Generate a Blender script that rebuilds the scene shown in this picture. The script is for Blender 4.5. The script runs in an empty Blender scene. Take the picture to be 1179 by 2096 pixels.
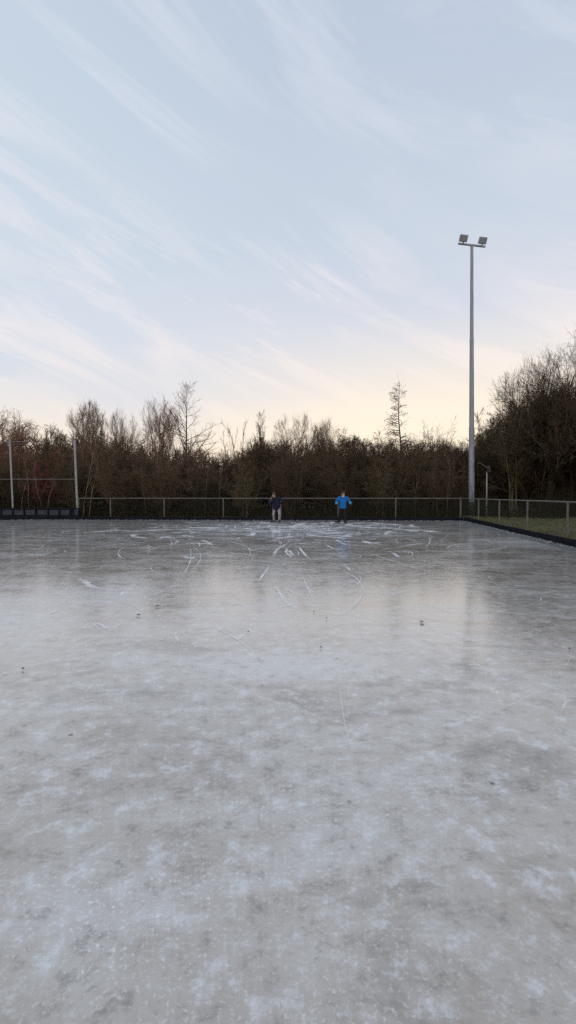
import bpy, bmesh, math, random
import numpy as np
from mathutils import Vector, Matrix

R = math.radians
scene = bpy.context.scene
COL = scene.collection
rng = np.random.default_rng(7)
random.seed(7)

# ------------------------------------------------------------------ camera
F, CX, CY, HOR, CH = 1000.0, 589.5, 1048.0, 1010.0, 1.45     # photo pixels, metres
PITCH = math.atan((CY - HOR) / F)
cam_d = bpy.data.cameras.new('camera'); cam = bpy.data.objects.new('camera', cam_d); COL.objects.link(cam)
cam.location = (0, 0, CH); cam.rotation_euler = (R(90) - PITCH, 0, 0)
cam_d.sensor_fit = 'HORIZONTAL'; cam_d.sensor_width = 36.0; cam_d.lens = 36.0 * F / 1179.0
cam_d.clip_start = 0.05; cam_d.clip_end = 2000
scene.camera = cam

def ray(px, py):
    u, v = (px - CX) / F, -(py - CY) / F
    return u, math.cos(PITCH) + v * math.sin(PITCH), v * math.cos(PITCH) - math.sin(PITCH)
def G(px, py, z=0.0):                       # where a spot of the photo lies on the level z
    a, b, c = ray(px, py); t = (z - CH) / c
    return Vector((a * t, b * t, z))
def P(px, py, Y):                           # where it lies on the plane at distance Y
    a, b, c = ray(px, py); t = Y / b
    return Vector((a * t, Y, CH + c * t))

# ------------------------------------------------------------------ object helpers
def link(name, me, mats=(), parent=None):
    o = bpy.data.objects.new(name, me); COL.objects.link(o)
    for m in (mats if isinstance(mats, (list, tuple)) else [mats]): me.materials.append(m)
    if parent is not None: o.parent = parent
    return o
def tag(o, label=None, cat=None, group=None, kind=None):
    if label: o['label'] = label
    if cat: o['category'] = cat
    if group: o['group'] = group
    if kind: o['kind'] = kind
    return o
def thing(name, label, cat, loc=(0, 0, 0), group=None):
    o = bpy.data.objects.new(name, None); COL.objects.link(o); o.location = loc
    o.empty_display_size = 0.2
    return tag(o, label, cat, group)
def copy_tree(o, parent=None):
    c = o.copy(); COL.objects.link(c)
    if parent is not None: c.parent = parent
    for ch in list(o.children): copy_tree(ch, c)
    return c
def np_mesh(name, verts, faces_flat, sizes, smooth=True, uv=None, matidx=None):
    me = bpy.data.meshes.new(name)
    verts = np.asarray(verts, np.float32).reshape(-1, 3)
    faces_flat = np.asarray(faces_flat, np.int32).ravel(); sizes = np.asarray(sizes, np.int32)
    me.vertices.add(len(verts)); me.vertices.foreach_set('co', verts.ravel())
    me.loops.add(len(faces_flat)); me.loops.foreach_set('vertex_index', faces_flat)
    me.polygons.add(len(sizes))
    st = np.zeros(len(sizes), np.int32); st[1:] = np.cumsum(sizes)[:-1]
    me.polygons.foreach_set('loop_start', st)
    me.polygons.foreach_set('use_smooth', np.full(len(sizes), smooth))
    if matidx is not None: me.polygons.foreach_set('material_index', np.asarray(matidx, np.int32))
    me.update(calc_edges=True)
    if uv is not None:
        l = me.uv_layers.new(name='UVMap'); l.data.foreach_set('uv', np.asarray(uv, np.float32)[faces_flat].ravel())
    me.validate()
    return me
def bm_mesh(name, bm, smooth=False):
    bmesh.ops.recalc_face_normals(bm, faces=bm.faces[:])
    me = bpy.data.meshes.new(name); bm.to_mesh(me); bm.free()
    if smooth:
        for p in me.polygons: p.use_smooth = True
    return me
def frame_of(d):
    d = Vector(d).normalized()
    a = Vector((0, 0, 1)) if abs(d.z) < 0.9 else Vector((1, 0, 0))
    u = d.cross(a).normalized(); v = d.cross(u).normalized()
    return d, u, v
def add_tube(bm, a, b, r0, r1=None, n=12, cap=True):
    a, b = Vector(a), Vector(b); r1 = r0 if r1 is None else r1
    d, u, v = frame_of(b - a)
    rings = []
    for c, r in ((a, r0), (b, r1)):
        rings.append([bm.verts.new(c + u * math.cos(2 * math.pi * i / n) * r + v * math.sin(2 * math.pi * i / n) * r) for i in range(n)])
    for i in range(n):
        f = bm.faces.new((rings[0][i], rings[0][(i + 1) % n], rings[1][(i + 1) % n], rings[1][i])); f.smooth = True
    if cap:
        bm.faces.new([bm.verts.new(v_.co) for v_ in rings[0][::-1]]); bm.faces.new([bm.verts.new(v_.co) for v_ in rings[1]])
def add_box(bm, c, s, M=None, bevel=0.0):
    r = bmesh.ops.create_cube(bm, size=1.0); vs = r['verts']
    for v in vs: v.co = Vector((v.co.x * s[0], v.co.y * s[1], v.co.z * s[2]))
    if bevel:
        es = list({e for v in vs for e in v.link_edges})
        b = bmesh.ops.bevel(bm, geom=es, offset=bevel, segments=2, affect='EDGES', profile=0.5)
        vs = list({v for f in b['faces'] for v in f.verts} | {v for v in vs if v.is_valid})
    T = Matrix.Translation(Vector(c)) @ (M.to_4x4() if M is not None else Matrix.Identity(4))
    for v in vs: v.co = T @ v.co
def add_capsule(bm, a, b, r0, r1, n=14, flat0=False, flat1=False, squash=None):
    """tapered limb with rounded ends; squash=(axis vector, factor) flattens it"""
    a, b = Vector(a), Vector(b); d, u, v = frame_of(b - a); L = (b - a).length
    prof = []
    if flat0: prof.append((0, r0 * 0.02)); prof.append((0, r0))
    else:
        for k in range(5):
            t = math.pi / 2 * k / 5; prof.append((-r0 * math.cos(t), max(r0 * math.sin(t), r0 * 0.05)))
        prof.append((0, r0))
    for k in range(1, 6): prof.append((L * k / 6, r0 + (r1 - r0) * k / 6))
    prof.append((L, r1))
    if flat1: prof.append((L, r1 * 0.02))
    else:
        for k in range(1, 6):
            t = math.pi / 2 * k / 5; prof.append((L + r1 * math.sin(t), max(r1 * math.cos(t), r1 * 0.05)))
    rings = []; vs = []
    for s, r in prof:
        ring = [bm.verts.new(a + d * s + u * math.cos(2 * math.pi * i / n) * r + v * math.sin(2 * math.pi * i / n) * r) for i in range(n)]
        rings.append(ring); vs += ring
    for p, q in zip(rings, rings[1:]):
        for i in range(n): bm.faces.new((p[i], p[(i + 1) % n], q[(i + 1) % n], q[i]))
    bm.faces.new(rings[0][::-1]); bm.faces.new(rings[-1])
    if squash:
        ax, f = Vector(squash[0]).normalized(), squash[1]; c = (a + b) / 2
        for w in vs:
            h = (w.co - c).dot(ax); w.co -= ax * h * (1 - f)
def add_ball(bm, c, rx, ry, rz, M=None, u=20, v=14):
    r = bmesh.ops.create_uvsphere(bm, u_segments=u, v_segments=v, radius=1.0)
    for w in r['verts']:
        p = Vector((w.co.x * rx, w.co.y * ry, w.co.z * rz))
        w.co = (M @ p if M is not None else p) + Vector(c)

# ------------------------------------------------------------------ materials
def new_mat(name):
    m = bpy.data.materials.new(name); m.use_nodes = True
    nt = m.node_tree; b = nt.nodes['Principled BSDF']
    return m, nt, b
def N(nt, t, **kw):
    n = nt.nodes.new(t)
    for k, v in kw.items():
        if k in n.inputs: n.inputs[k].default_value = v
        else: setattr(n, k, v)
    return n
def noise(nt, vec, scale, detail=4, rough=0.6, dist=0.0):
    n = N(nt, 'ShaderNodeTexNoise'); n.inputs['Scale'].default_value = scale; n.inputs['Detail'].default_value = detail
    n.inputs['Roughness'].default_value = rough; n.inputs['Distortion'].default_value = dist
    nt.links.new(vec, n.inputs['Vector']); return n.outputs['Fac']
def ramp(nt, fac, stops, interp='LINEAR'):
    r = N(nt, 'ShaderNodeValToRGB'); e = r.color_ramp.elements; r.color_ramp.interpolation = interp
    while len(e) < len(stops): e.new(0.5)
    for el, (p, c) in zip(e, stops):
        el.position = p; el.color = (*(c if isinstance(c, (tuple, list)) else (c, c, c)), 1)
    nt.links.new(fac, r.inputs['Fac']); return r.outputs['Color']
def mix(nt, fac, a, b, mode='MIX'):
    n = N(nt, 'ShaderNodeMix', data_type='RGBA', blend_type=mode)
    for sock, val in ((0, fac), (6, a), (7, b)):
        if hasattr(val, 'is_linked') or isinstance(val, bpy.types.NodeSocket): nt.links.new(val, n.inputs[sock])
        else: n.inputs[sock].default_value = val if sock == 0 else (*val, 1)
    return n.outputs[2]
def math_(nt, op, a, b=None, clamp=False):
    n = N(nt, 'ShaderNodeMath', operation=op); n.use_clamp = clamp
    for i, v in ((0, a), (1, b)):
        if v is None: continue
        if isinstance(v, bpy.types.NodeSocket): nt.links.new(v, n.inputs[i])
        else: n.inputs[i].default_value = v
    return n.outputs[0]
def mapping(nt, vec, scale=(1, 1, 1), rot=(0, 0, 0), loc=(0, 0, 0)):
    n = N(nt, 'ShaderNodeMapping'); n.inputs['Scale'].default_value = scale
    n.inputs['Rotation'].default_value = rot; n.inputs['Location'].default_value = loc
    nt.links.new(vec, n.inputs['Vector']); return n.outputs['Vector']
def obj_co(nt): return N(nt, 'ShaderNodeTexCoord').outputs['Object']
def pos_co(nt): return N(nt, 'ShaderNodeNewGeometry').outputs['Position']
def bump(nt, b, h, strength, dist):
    n = N(nt, 'ShaderNodeBump'); n.inputs['Strength'].default_value = strength; n.inputs['Distance'].default_value = dist
    nt.links.new(h, n.inputs['Height']); nt.links.new(n.outputs['Normal'], b.inputs['Normal'])

def rough_mat(name, c0, c1, scale=6, rough=0.8, metal=0.0, bmp=0.15, bd=0.01, spec=0.4):
    m, nt, b = new_mat(name); v = obj_co(nt)
    f = noise(nt, v, scale, 6, 0.65)
    nt.links.new(ramp(nt, f, [(0.3, c0), (0.7, c1)]), b.inputs['Base Color'])
    b.inputs['Roughness'].default_value = rough; b.inputs['Metallic'].default_value = metal
    b.inputs['Specular IOR Level'].default_value = spec
    bump(nt, b, noise(nt, v, scale * 7, 4), bmp, bd)
    return m
def bark_mat(name, c0, c1, tip=None):
    """bark whose tone differs from tree to tree and over each stem"""
    m, nt, b = new_mat(name); v = obj_co(nt)
    f = noise(nt, mapping(nt, v, (1, 1, 0.35)), 5, 5, 0.7)
    c = ramp(nt, f, [(0.28, c0), (0.72, c1)])
    rnd = N(nt, 'ShaderNodeObjectInfo').outputs['Random']
    br = math_(nt, 'ADD', math_(nt, 'MULTIPLY', rnd, 0.7), 0.65)
    c = mix(nt, 1.0, c, ramp(nt, math_(nt, 'MULTIPLY', br, 0.5), [(0, 0.0), (1, 2.0)]), 'MULTIPLY') if False else c
    hs = N(nt, 'ShaderNodeHueSaturation'); nt.links.new(c, hs.inputs['Color']); nt.links.new(br, hs.inputs['Value'])
    nt.links.new(hs.outputs['Color'], b.inputs['Base Color'])
    b.inputs['Roughness'].default_value = 0.85; b.inputs['Specular IOR Level'].default_value = 0.2
    return m

M = {}
M['bark_warm'] = bark_mat('bark_warm', (0.13, 0.086, 0.062), (0.24, 0.16, 0.118))
M['twig_warm'] = bark_mat('twig_warm', (0.18, 0.112, 0.082), (0.28, 0.18, 0.135))
M['bark_pale'] = bark_mat('bark_pale', (0.14, 0.11, 0.075), (0.25, 0.20, 0.14))
M['twig_pale'] = bark_mat('twig_pale', (0.22, 0.155, 0.118), (0.31, 0.225, 0.175))
M['bark_brown'] = bark_mat('bark_brown', (0.085, 0.062, 0.042), (0.17, 0.125, 0.085))
M['twig_brown'] = bark_mat('twig_brown', (0.10, 0.067, 0.043), (0.165, 0.113, 0.074))
M['bark_olive'] = bark_mat('bark_olive', (0.08, 0.066, 0.038), (0.16, 0.132, 0.08))
M['twig_olive'] = bark_mat('twig_olive', (0.085, 0.067, 0.038), (0.145, 0.112, 0.066))
M['twig_red'] = bark_mat('twig_red', (0.21, 0.072, 0.058), (0.30, 0.11, 0.09))
M['needle'] = bark_mat('needle', (0.022, 0.028, 0.016), (0.04, 0.05, 0.028))
M['bark_dark'] = bark_mat('bark_dark', (0.045, 0.035, 0.024), (0.09, 0.07, 0.048))
M['twig_dark'] = bark_mat('twig_dark', (0.062, 0.041, 0.025), (0.108, 0.074, 0.044))
M['galv'] = rough_mat('galvanised_steel', (0.19, 0.202, 0.216), (0.31, 0.325, 0.34), 3, 0.5, 0.35, 0.05, 0.002)
M['galv_dull'] = rough_mat('weathered_steel', (0.085, 0.08, 0.072), (0.165, 0.155, 0.14), 5, 0.65, 0.2, 0.06, 0.002)
M['wire'] = rough_mat('fence_wire', (0.03, 0.04, 0.032), (0.06, 0.07, 0.055), 9, 0.6, 0.2)
M['black_board'] = rough_mat('black_edging', (0.004, 0.005, 0.008), (0.012, 0.014, 0.020), 4, 0.85, 0, 0.3, 0.01, 0.12)
M['grey_panel'] = rough_mat('grey_panel', (0.012, 0.015, 0.02), (0.045, 0.053, 0.062), 5, 0.8, 0, 0.3, 0.01)
M['lamp_black'] = rough_mat('lamp_black', (0.008, 0.008, 0.009), (0.018, 0.018, 0.02), 8, 0.45)
M['lamp_trim'] = rough_mat('lamp_trim', (0.42, 0.38, 0.30), (0.52, 0.48, 0.38), 8, 0.4)
M['lens'] = rough_mat('floodlight_glass', (0.25, 0.27, 0.30), (0.33, 0.35, 0.38), 4, 0.15)
M['dead_leaf'] = rough_mat('dead_leaf', (0.018, 0.012, 0.008), (0.05, 0.03, 0.018), 40, 0.9)

# mast paint: pale grey-blue with streaks
m, nt, b = new_mat('mast_paint'); v = obj_co(nt)
f = noise(nt, mapping(nt, v, (6, 6, 0.5)), 2.0, 6, 0.7)
c = ramp(nt, f, [(0.3, (0.15, 0.172, 0.20)), (0.55, (0.26, 0.29, 0.33)), (0.75, (0.34, 0.37, 0.41))])
nt.links.new(c, b.inputs['Base Color']); b.inputs['Roughness'].default_value = 0.5; b.inputs['Metallic'].default_value = 0.15
M['mast'] = m
M['mast_green'] = rough_mat('mast_green', (0.035, 0.05, 0.04), (0.075, 0.09, 0.075), 4, 0.7)

# ------------------------------------------------------------------ world and sun
w = bpy.data.worlds.new('World'); scene.world = w; w.use_nodes = True
nt = w.node_tree; bg = nt.nodes['Background']
dirv = N(nt, 'ShaderNodeTexCoord').outputs['Generated']
sep = N(nt, 'ShaderNodeSeparateXYZ'); nt.links.new(dirv, sep.inputs[0])
el = sep.outputs['Z']
SUN_AZ, SUN_EL = R(62), R(4)                              # low, behind the big trees at the right
GLOW_AZ = R(20)
# a slow wobble so the bands of colour are not ruled lines
wob = noise(nt, mapping(nt, dirv, (1.2, 1.2, 4)), 1.6, 3, 0.5)
elw = math_(nt, 'ADD', el, math_(nt, 'MULTIPLY', math_(nt, 'SUBTRACT', wob, 0.5), 0.10))
grad = ramp(nt, elw, [(0.0, (0.88, 0.73, 0.55)), (0.07, (0.92, 0.775, 0.61)), (0.13, (0.85, 0.765, 0.68)), (0.20, (0.70, 0.685, 0.72)),
                      (0.29, (0.635, 0.66, 0.735)), (0.45, (0.54, 0.605, 0.70)), (0.75, (0.45, 0.525, 0.64)), (1.0, (0.40, 0.48, 0.60))])
# warm glow towards the low sun
sd = N(nt, 'ShaderNodeVectorMath', operation='DOT_PRODUCT'); nt.links.new(dirv, sd.inputs[0])
sd.inputs[1].default_value = (math.sin(GLOW_AZ), math.cos(GLOW_AZ), 0.10)
glow = ramp(nt, sd.outputs['Value'], [(0.78, 0.0), (0.92, 0.45), (1.0, 0.9)], 'EASE')
lowm = ramp(nt, el, [(0.0, 1.0), (0.16, 0.75), (0.34, 0.0)])
sky = mix(nt, mix(nt, 1.0, glow, lowm, 'MULTIPLY'), grad, (1.0, 0.86, 0.66))
# cooler, bluer towards the left
cool = ramp(nt, sep.outputs['X'], [(0.0, 0.0), (1.0, 0.0)])
leftm = ramp(nt, math_(nt, 'MULTIPLY', sep.outputs['X'], -1.0), [(0.0, 0.0), (0.55, 0.5)])
hi = ramp(nt, el, [(0.10, 0.0), (0.22, 1.0)])
sky = mix(nt, mix(nt, 1.0, leftm, hi, 'MULTIPLY'), sky, (0.58, 0.68, 0.76))
# drawn-out wisps, falling from upper left to lower right; laid on a flat cloud level
inv = math_(nt, 'DIVIDE', 1.0, math_(nt, 'MAXIMUM', el, 0.04))
pl = N(nt, 'ShaderNodeVectorMath', operation='SCALE'); nt.links.new(dirv, pl.inputs[0]); nt.links.new(inv, pl.inputs['Scale'])
wv = mapping(nt, mapping(nt, dirv, (1, 1, 1), (0, R(-26), 0)), (1.7, 1.7, 13.0), (0, 0, 0), (0.35, 0.2, 0.4))
wisp = noise(nt, wv, 1.15, 9, 0.64, 0.9)
broad = noise(nt, mapping(nt, dirv, (1, 1, 1.6), (0, 0, 0), (2.3, 0.7, 0)), 2.2, 3, 0.5)
wm = math_(nt, 'MULTIPLY', ramp(nt, wisp, [(0.45, 0.0), (0.58, 0.5), (0.80, 1.0)]), ramp(nt, broad, [(0.36, 0.1), (0.58, 1.0)]))
up = ramp(nt, el, [(0.05, 0.0), (0.13, 0.7), (0.3, 0.85), (0.9, 0.5)])
wcol = ramp(nt, el, [(0.12, (1.0, 0.86, 0.72)), (0.28, (0.95, 0.83, 0.79)), (0.6, (0.72, 0.74, 0.82))])
sky = mix(nt, math_(nt, 'MULTIPLY', wm, up), sky, wcol)
ns = N(nt, 'ShaderNodeTexSky', sky_type='NISHITA'); ns.sun_disc = False; ns.sun_elevation = SUN_EL; ns.sun_rotation = SUN_AZ
sky = mix(nt, 0.004, sky, ns.outputs['Color'], 'ADD')
sky = mix(nt, ramp(nt, math_(nt, 'MULTIPLY', sep.outputs['Y'], -1.0), [(0.05, 0.0), (0.7, 1.0)]), sky, mix(nt, 1.0, sky, (1.65, 1.5, 1.42), 'MULTIPLY'))  # unseen sky behind the camera brightened and warmed, added fill for the thicket
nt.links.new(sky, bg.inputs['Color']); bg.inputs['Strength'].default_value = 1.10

sl = bpy.data.lights.new('sun', 'SUN'); sl.energy = 0.5; sl.angle = R(12); sl.color = (1.0, 0.82, 0.62)
sun = bpy.data.objects.new('sun', sl); COL.objects.link(sun)
sdir = Vector((math.sin(SUN_AZ) * math.cos(SUN_EL), math.cos(SUN_AZ) * math.cos(SUN_EL), math.sin(SUN_EL)))
sun.rotation_euler = sdir.to_track_quat('Z', 'Y').to_euler(); sun.location = sdir * 60

scene.view_settings.view_transform = 'Standard'; scene.view_settings.look = 'None'; scene.view_settings.exposure = 0
scene.render.engine = 'CYCLES'
scene.cycles.max_bounces = 5; scene.cycles.transparent_max_bounces = 12
scene.cycles.use_denoising = False

# ------------------------------------------------------------------ ice
m, nt, b = new_mat('ice'); pc = pos_co(nt)
sp = N(nt, 'ShaderNodeSeparateXYZ'); nt.links.new(pc, sp.inputs[0])
big = noise(nt, pc, 0.16, 4, 0.55, 0.3)
med = noise(nt, mapping(nt, pc, (0.6, 1.3, 1)), 0.9, 6, 0.62, 0.4)
str_ = noise(nt, mapping(nt, pc, (0.62, 1.25, 1), (0, 0, R(14))), 1.7, 7, 0.68, 0.8)
fin = noise(nt, pc, 7.0, 9, 0.76)
vfin = noise(nt, pc, 55.0, 4, 0.7)
tone = ramp(nt, big, [(0.34, (0.36, 0.318, 0.272)), (0.50, (0.46, 0.424, 0.38)), (0.66, (0.51, 0.50, 0.475))])
frost = math_(nt, 'ADD', math_(nt, 'MULTIPLY', med, 0.5), math_(nt, 'MULTIPLY', str_, 0.5))
spots = None                                              # places where hoar frost has settled thickest
for (sx_, sy_, rx_, ry_, k_) in [(90, 1245, 1.5, 2.4, .16), (250, 1215, .9, 1.4, .12), (620, 1352, 1.3, .7, .14), (350, 1360, 1.6, .6, .08), (1060, 1110, 2.2, 2.5, .14), (560, 1240, .5, 1.8, .08),
                               (600, 1700, 1.2, .5, .10), (200, 1900, .7, .35, .08), (560, 1170, 1.5, 3.0, .07)]:
    g_ = G(sx_, sy_); dn = N(nt, 'ShaderNodeVectorMath', operation='LENGTH'); nt.links.new(mapping(nt, pc, (1 / rx_, 1 / ry_, 0), (0, 0, 0), (-g_.x / rx_, -g_.y / ry_, 0)), dn.inputs[0])
    k = ramp(nt, dn.outputs['Value'], [(0.15, k_), (1.0, 0.0)], 'EASE'); spots = k if spots is None else math_(nt, 'ADD', spots, k)
frost = math_(nt, 'ADD', frost, spots)
frm = ramp(nt, frost, [(0.44, 0.0), (0.56, 0.28), (0.72, 0.65)])
col = mix(nt, frm, tone, (0.65, 0.655, 0.65))
# darker wet streaks
dk = ramp(nt, math_(nt, 'SUBTRACT', str_, math_(nt, 'MULTIPLY', spots, -0.6)), [(0.30, 0.60), (0.48, 0.0)])
col = mix(nt, dk, col, (0.165, 0.155, 0.14))
# grain: pale pricks of frost, dark grit
col = mix(nt, ramp(nt, fin, [(0.52, 0.0), (0.64, 0.75)]), col, (0.68, 0.71, 0.735))
col = mix(nt, ramp(nt, fin, [(0.34, 0.6), (0.47, 0.0)]), col, (0.14, 0.13, 0.12))
gm = math_(nt, 'MULTIPLY', ramp(nt, vfin, [(0.55, 0.0), (0.66, 1.0)]), ramp(nt, math_(nt, 'ADD', med, spots), [(0.42, 0.12), (0.66, 0.8)]))
col = mix(nt, gm, col, (0.78, 0.81, 0.84))
vo = N(nt, 'ShaderNodeTexVoronoi'); vo.inputs['Scale'].default_value = 2.6; nt.links.new(pc, vo.inputs['Vector'])
dots = math_(nt, 'MULTIPLY', ramp(nt, vo.outputs['Distance'], [(0.02, 1.0), (0.055, 0.0)]), ramp(nt, noise(nt, pc, 1.3, 2), [(0.50, 0.0), (0.56, 0.85)]))
col = mix(nt, dots, col, (0.045, 0.04, 0.036))
# the worn, whitened end of the rink where they skate, and the pale rim by the edges
d0 = N(nt, 'ShaderNodeVectorMath', operation='DISTANCE'); nt.links.new(mapping(nt, pc, (0.16, 0.17, 0), (0, 0, 0), (0.0, -3.45, 0)), d0.inputs[0])
worn = ramp(nt, d0.outputs['Value'], [(0.35, 1.0), (1.3, 0.0)])
wn = noise(nt, mapping(nt, pc, (0.7, 1.0, 1), (0, 0, R(-8))), 1.25, 7, 0.66, 1.0)
col = mix(nt, math_(nt, 'MULTIPLY', worn, ramp(nt, wn, [(0.44, 0.0), (0.50, 0.55), (0.55, 1.0)])), col, (0.86, 0.885, 0.90))
nt.links.new(col, b.inputs['Base Color'])
rg = math_(nt, 'ADD', math_(nt, 'MULTIPLY', frm, 0.20), ramp(nt, fin, [(0.3, 0.13), (0.7, 0.23)]))
nt.links.new(rg, b.inputs['Roughness']); b.inputs['IOR'].default_value = 1.31; b.inputs['Specular IOR Level'].default_value = 0.3
hh = math_(nt, 'ADD', math_(nt, 'MULTIPLY', fin, 0.6), math_(nt, 'MULTIPLY', vfin, 0.25))
bump(nt, b, hh, 0.12, 0.010)
b.inputs['Coat Weight'].default_value = 1.0; b.inputs['Coat IOR'].default_value = 1.46
nt.links.new(math_(nt, 'ADD', math_(nt, 'MULTIPLY', frm, 0.12), ramp(nt, fin, [(0.35, 0.10), (0.65, 0.17)])), b.inputs['Coat Roughness'])
cb = N(nt, 'ShaderNodeBump'); cb.inputs['Strength'].default_value = 0.035; cb.inputs['Distance'].default_value = 0.01
nt.links.new(hh, cb.inputs['Height']); nt.links.new(cb.outputs['Normal'], b.inputs['Coat Normal'])
M['ice'] = m

m, nt, b = new_mat('skate_scratch')
uvn = N(nt, 'ShaderNodeTexCoord').outputs['UV']; su = N(nt, 'ShaderNodeSeparateXYZ'); nt.links.new(uvn, su.inputs[0])
edge = math_(nt, 'SUBTRACT', 1.0, math_(nt, 'ABSOLUTE', math_(nt, 'MULTIPLY', math_(nt, 'SUBTRACT', su.outputs['Y'], 0.5), 2.0)))
endf = ramp(nt, su.outputs['X'], [(0.0, 0.0), (0.2, 1.0), (0.75, 1.0), (1.0, 0.0)])
nn = noise(nt, pos_co(nt), 14, 5, 0.7)
al = math_(nt, 'MULTIPLY', math_(nt, 'MULTIPLY', ramp(nt, noise(nt, pos_co(nt), 1.1, 3), [(0.36, 0.25), (0.56, 1.0)]), 1.0), math_(nt, 'MULTIPLY', math_(nt, 'MULTIPLY', ramp(nt, edge, [(0.05, 0.0), (0.7, 1.0)]), endf), ramp(nt, nn, [(0.34, 0.08), (0.56, 1.0)])))
nt.links.new(al, b.inputs['Alpha'])
b.inputs['Base Color'].default_value = (0.86, 0.88, 0.90, 1); b.inputs['Roughness'].default_value = 0.9; b.inputs['Specular IOR Level'].default_value = 0.2
M['scratch'] = m

corner = G(930, 1066); near = G(1179, 1131); farl = G(0, 1064)
fdir = (corner - farl).normalized(); rdir = (near - corner).normalized()
leftfar = corner - fdir * 36
nearr = corner + rdir * 36
vs, fs = [], []
bm = bmesh.new()
edge_pts = []
for i in range(60):                                       # ragged right edge of the sheet
    t = i / 59; p = corner + rdir * 36 * t
    j = 0.05 * math.sin(i * 1.7) + random.uniform(-0.05, 0.05) if 0 < i < 59 else 0
    edge_pts.append(p + Vector((j, 0, 0)))
poly = [leftfar] + edge_pts + [Vector((leftfar.x + rdir.x * 36, nearr.y, 0))]
V = [tuple(p) for p in poly]; Fl = list(range(len(V)))[::-1]; Sz = [len(V)]; UV = [(0, 0)] * len(V); MI = [0]

def ribbon(pts, wd, z=0.004):
    n0 = len(V); k = len(pts)
    for i, p in enumerate(pts):
        q = Vector(pts[min(i + 1, k - 1)]) - Vector(pts[max(i - 1, 0)]); q = Vector((-q.y, q.x, 0)).normalized()
        ww = wd * random.uniform(0.6, 1.25)
        for s, vv in ((-1, 0), (1, 1)):
            V.append((p[0] + q.x * s * ww / 2, p[1] + q.y * s * ww / 2, z)); UV.append((i / (k - 1), vv))
    for i in range(k - 1):
        a = n0 + 2 * i; Fl.extend((a, a + 2, a + 3, a + 1)); Sz.append(4); MI.append(1)
zc = [0.004]
def mark(pix, wd):
    w_ = [G(x, y) for x, y in pix]; pts = []
    for i in range(len(w_) - 1):
        for k in range(8):
            t = k / 8
            p0, p1, p2, p3 = w_[max(i - 1, 0)], w_[i], w_[i + 1], w_[min(i + 2, len(w_) - 1)]
            pts.append(0.5 * ((2 * p1) + (-p0 + p2) * t + (2 * p0 - 5 * p1 + 4 * p2 - p3) * t * t + (-p0 + 3 * p1 - 3 * p2 + p3) * t ** 3))
    pts.append(w_[-1]); zc[0] += 0.00004; ribbon(pts, wd, zc[0])
for pix, wd in [
    ([(362, 1290), (358, 1300), (362, 1308), (368, 1317)], 0.04), ([(160, 1184), (175, 1192), (188, 1201), (206, 1203)], 0.14),
    ([(172, 1186), (186, 1203)], 0.10), ([(275, 1195), (262, 1208), (240, 1222)], 0.16), ([(195, 1275), (213, 1283), (220, 1290)], 0.07),
    ([(338, 1205), (362, 1199), (390, 1198)], 0.08), ([(374, 1138), (388, 1143), (404, 1143)], 0.16), ([(392, 1143), (398, 1139)], 0.12),
    ([(560, 1138), (566, 1126), (578, 1118), (590, 1112)], 0.11), ([(584, 1130), (592, 1127), (600, 1139)], 0.12), ([(588, 1121), (586, 1131), (598, 1141)], 0.07),
    ([(528, 1192), (540, 1175), (552, 1158)], 0.06), ([(580, 1205), (600, 1213), (616, 1222)], 0.045), ([(560, 1185), (570, 1210), (588, 1235), (612, 1250)], 0.07),
    ([(632, 1205), (640, 1212), (648, 1217)], 0.035), ([(703, 1155), (710, 1161), (717, 1168)], 0.06), ([(795, 1128), (806, 1133), (818, 1142)], 0.11),
    ([(800, 1128), (828, 1130), (845, 1131)], 0.16), ([(612, 1120), (622, 1133), (632, 1143)], 0.09), ([(668, 1115), (682, 1123), (700, 1126)], 0.12),
    ([(690, 1105), (702, 1113), (720, 1117)], 0.14), ([(742, 1107), (760, 1112), (776, 1110)], 0.3), ([(748, 1080), (753, 1078), (758, 1080)], 0.2),
    ([(640, 1100), (690, 1097), (725, 1100)], 0.3), ([(540, 1098), (580, 1100), (600, 1098)], 0.3), ([(380, 1112), (415, 1113), (440, 1115)], 0.2),
    ([(410, 1105), (425, 1110), (432, 1115)], 0.12), ([(355, 1090), (375, 1090)], 0.25), ([(375, 1096), (400, 1099)], 0.2), ([(230, 1084), (265, 1087), (300, 1087)], 0.2),
    ([(70, 1137), (98, 1136)], 0.12), ([(430, 1280), (452, 1291), (484, 1309), (520, 1336)], 0.022), ([(640, 1085), (670, 1092), (690, 1090)], 0.25),
    ([(560, 1085), (600, 1084), (640, 1086)], 0.25), ([(655, 1140), (680, 1138), (712, 1140)], 0.15), ([(470, 1240), (490, 1236), (497, 1241)], 0.04),
    ([(100, 1258), (112, 1252), (118, 1250)], 0.06), ([(490, 1310), (497, 1300)], 0.03), ([(620, 1180), (628, 1200), (640, 1225)], 0.03), ([(330, 1312), (334, 1306)], 0.05)]:
    mark(pix, wd)
for i in range(560):                                      # the rest of the traces, long blade arcs and short scuffs
    worn_zone = i < 470
    x, y = (random.gauss(0.2, 3.6), 24.4 - abs(random.gauss(0, 5.6))) if worn_zone else (random.uniform(-11, 6), random.uniform(2.0, 22))
    a = random.uniform(0, 6.28); L = random.uniform(0.3, 2.0) * (1 if worn_zone else 0.7); cv = random.uniform(-1.2, 1.2) / max(L, .5)
    pts = []; 
    for k in range(10):
        pts.append((x, y, 0)); x += math.cos(a) * L / 9; y += math.sin(a) * L / 9; a += cv * L / 9
    if all(p[1] < 25 and p[0] < 6.5 for p in pts):
        zc[0] += 0.00004; ribbon(pts, (random.uniform(0.03, 0.12) if random.random() < .8 else random.uniform(.2, .4)) * min(1.0, max(0.22, (y - 8) / 11)) if worn_zone else random.uniform(0.008, 0.025), zc[0])
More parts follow.
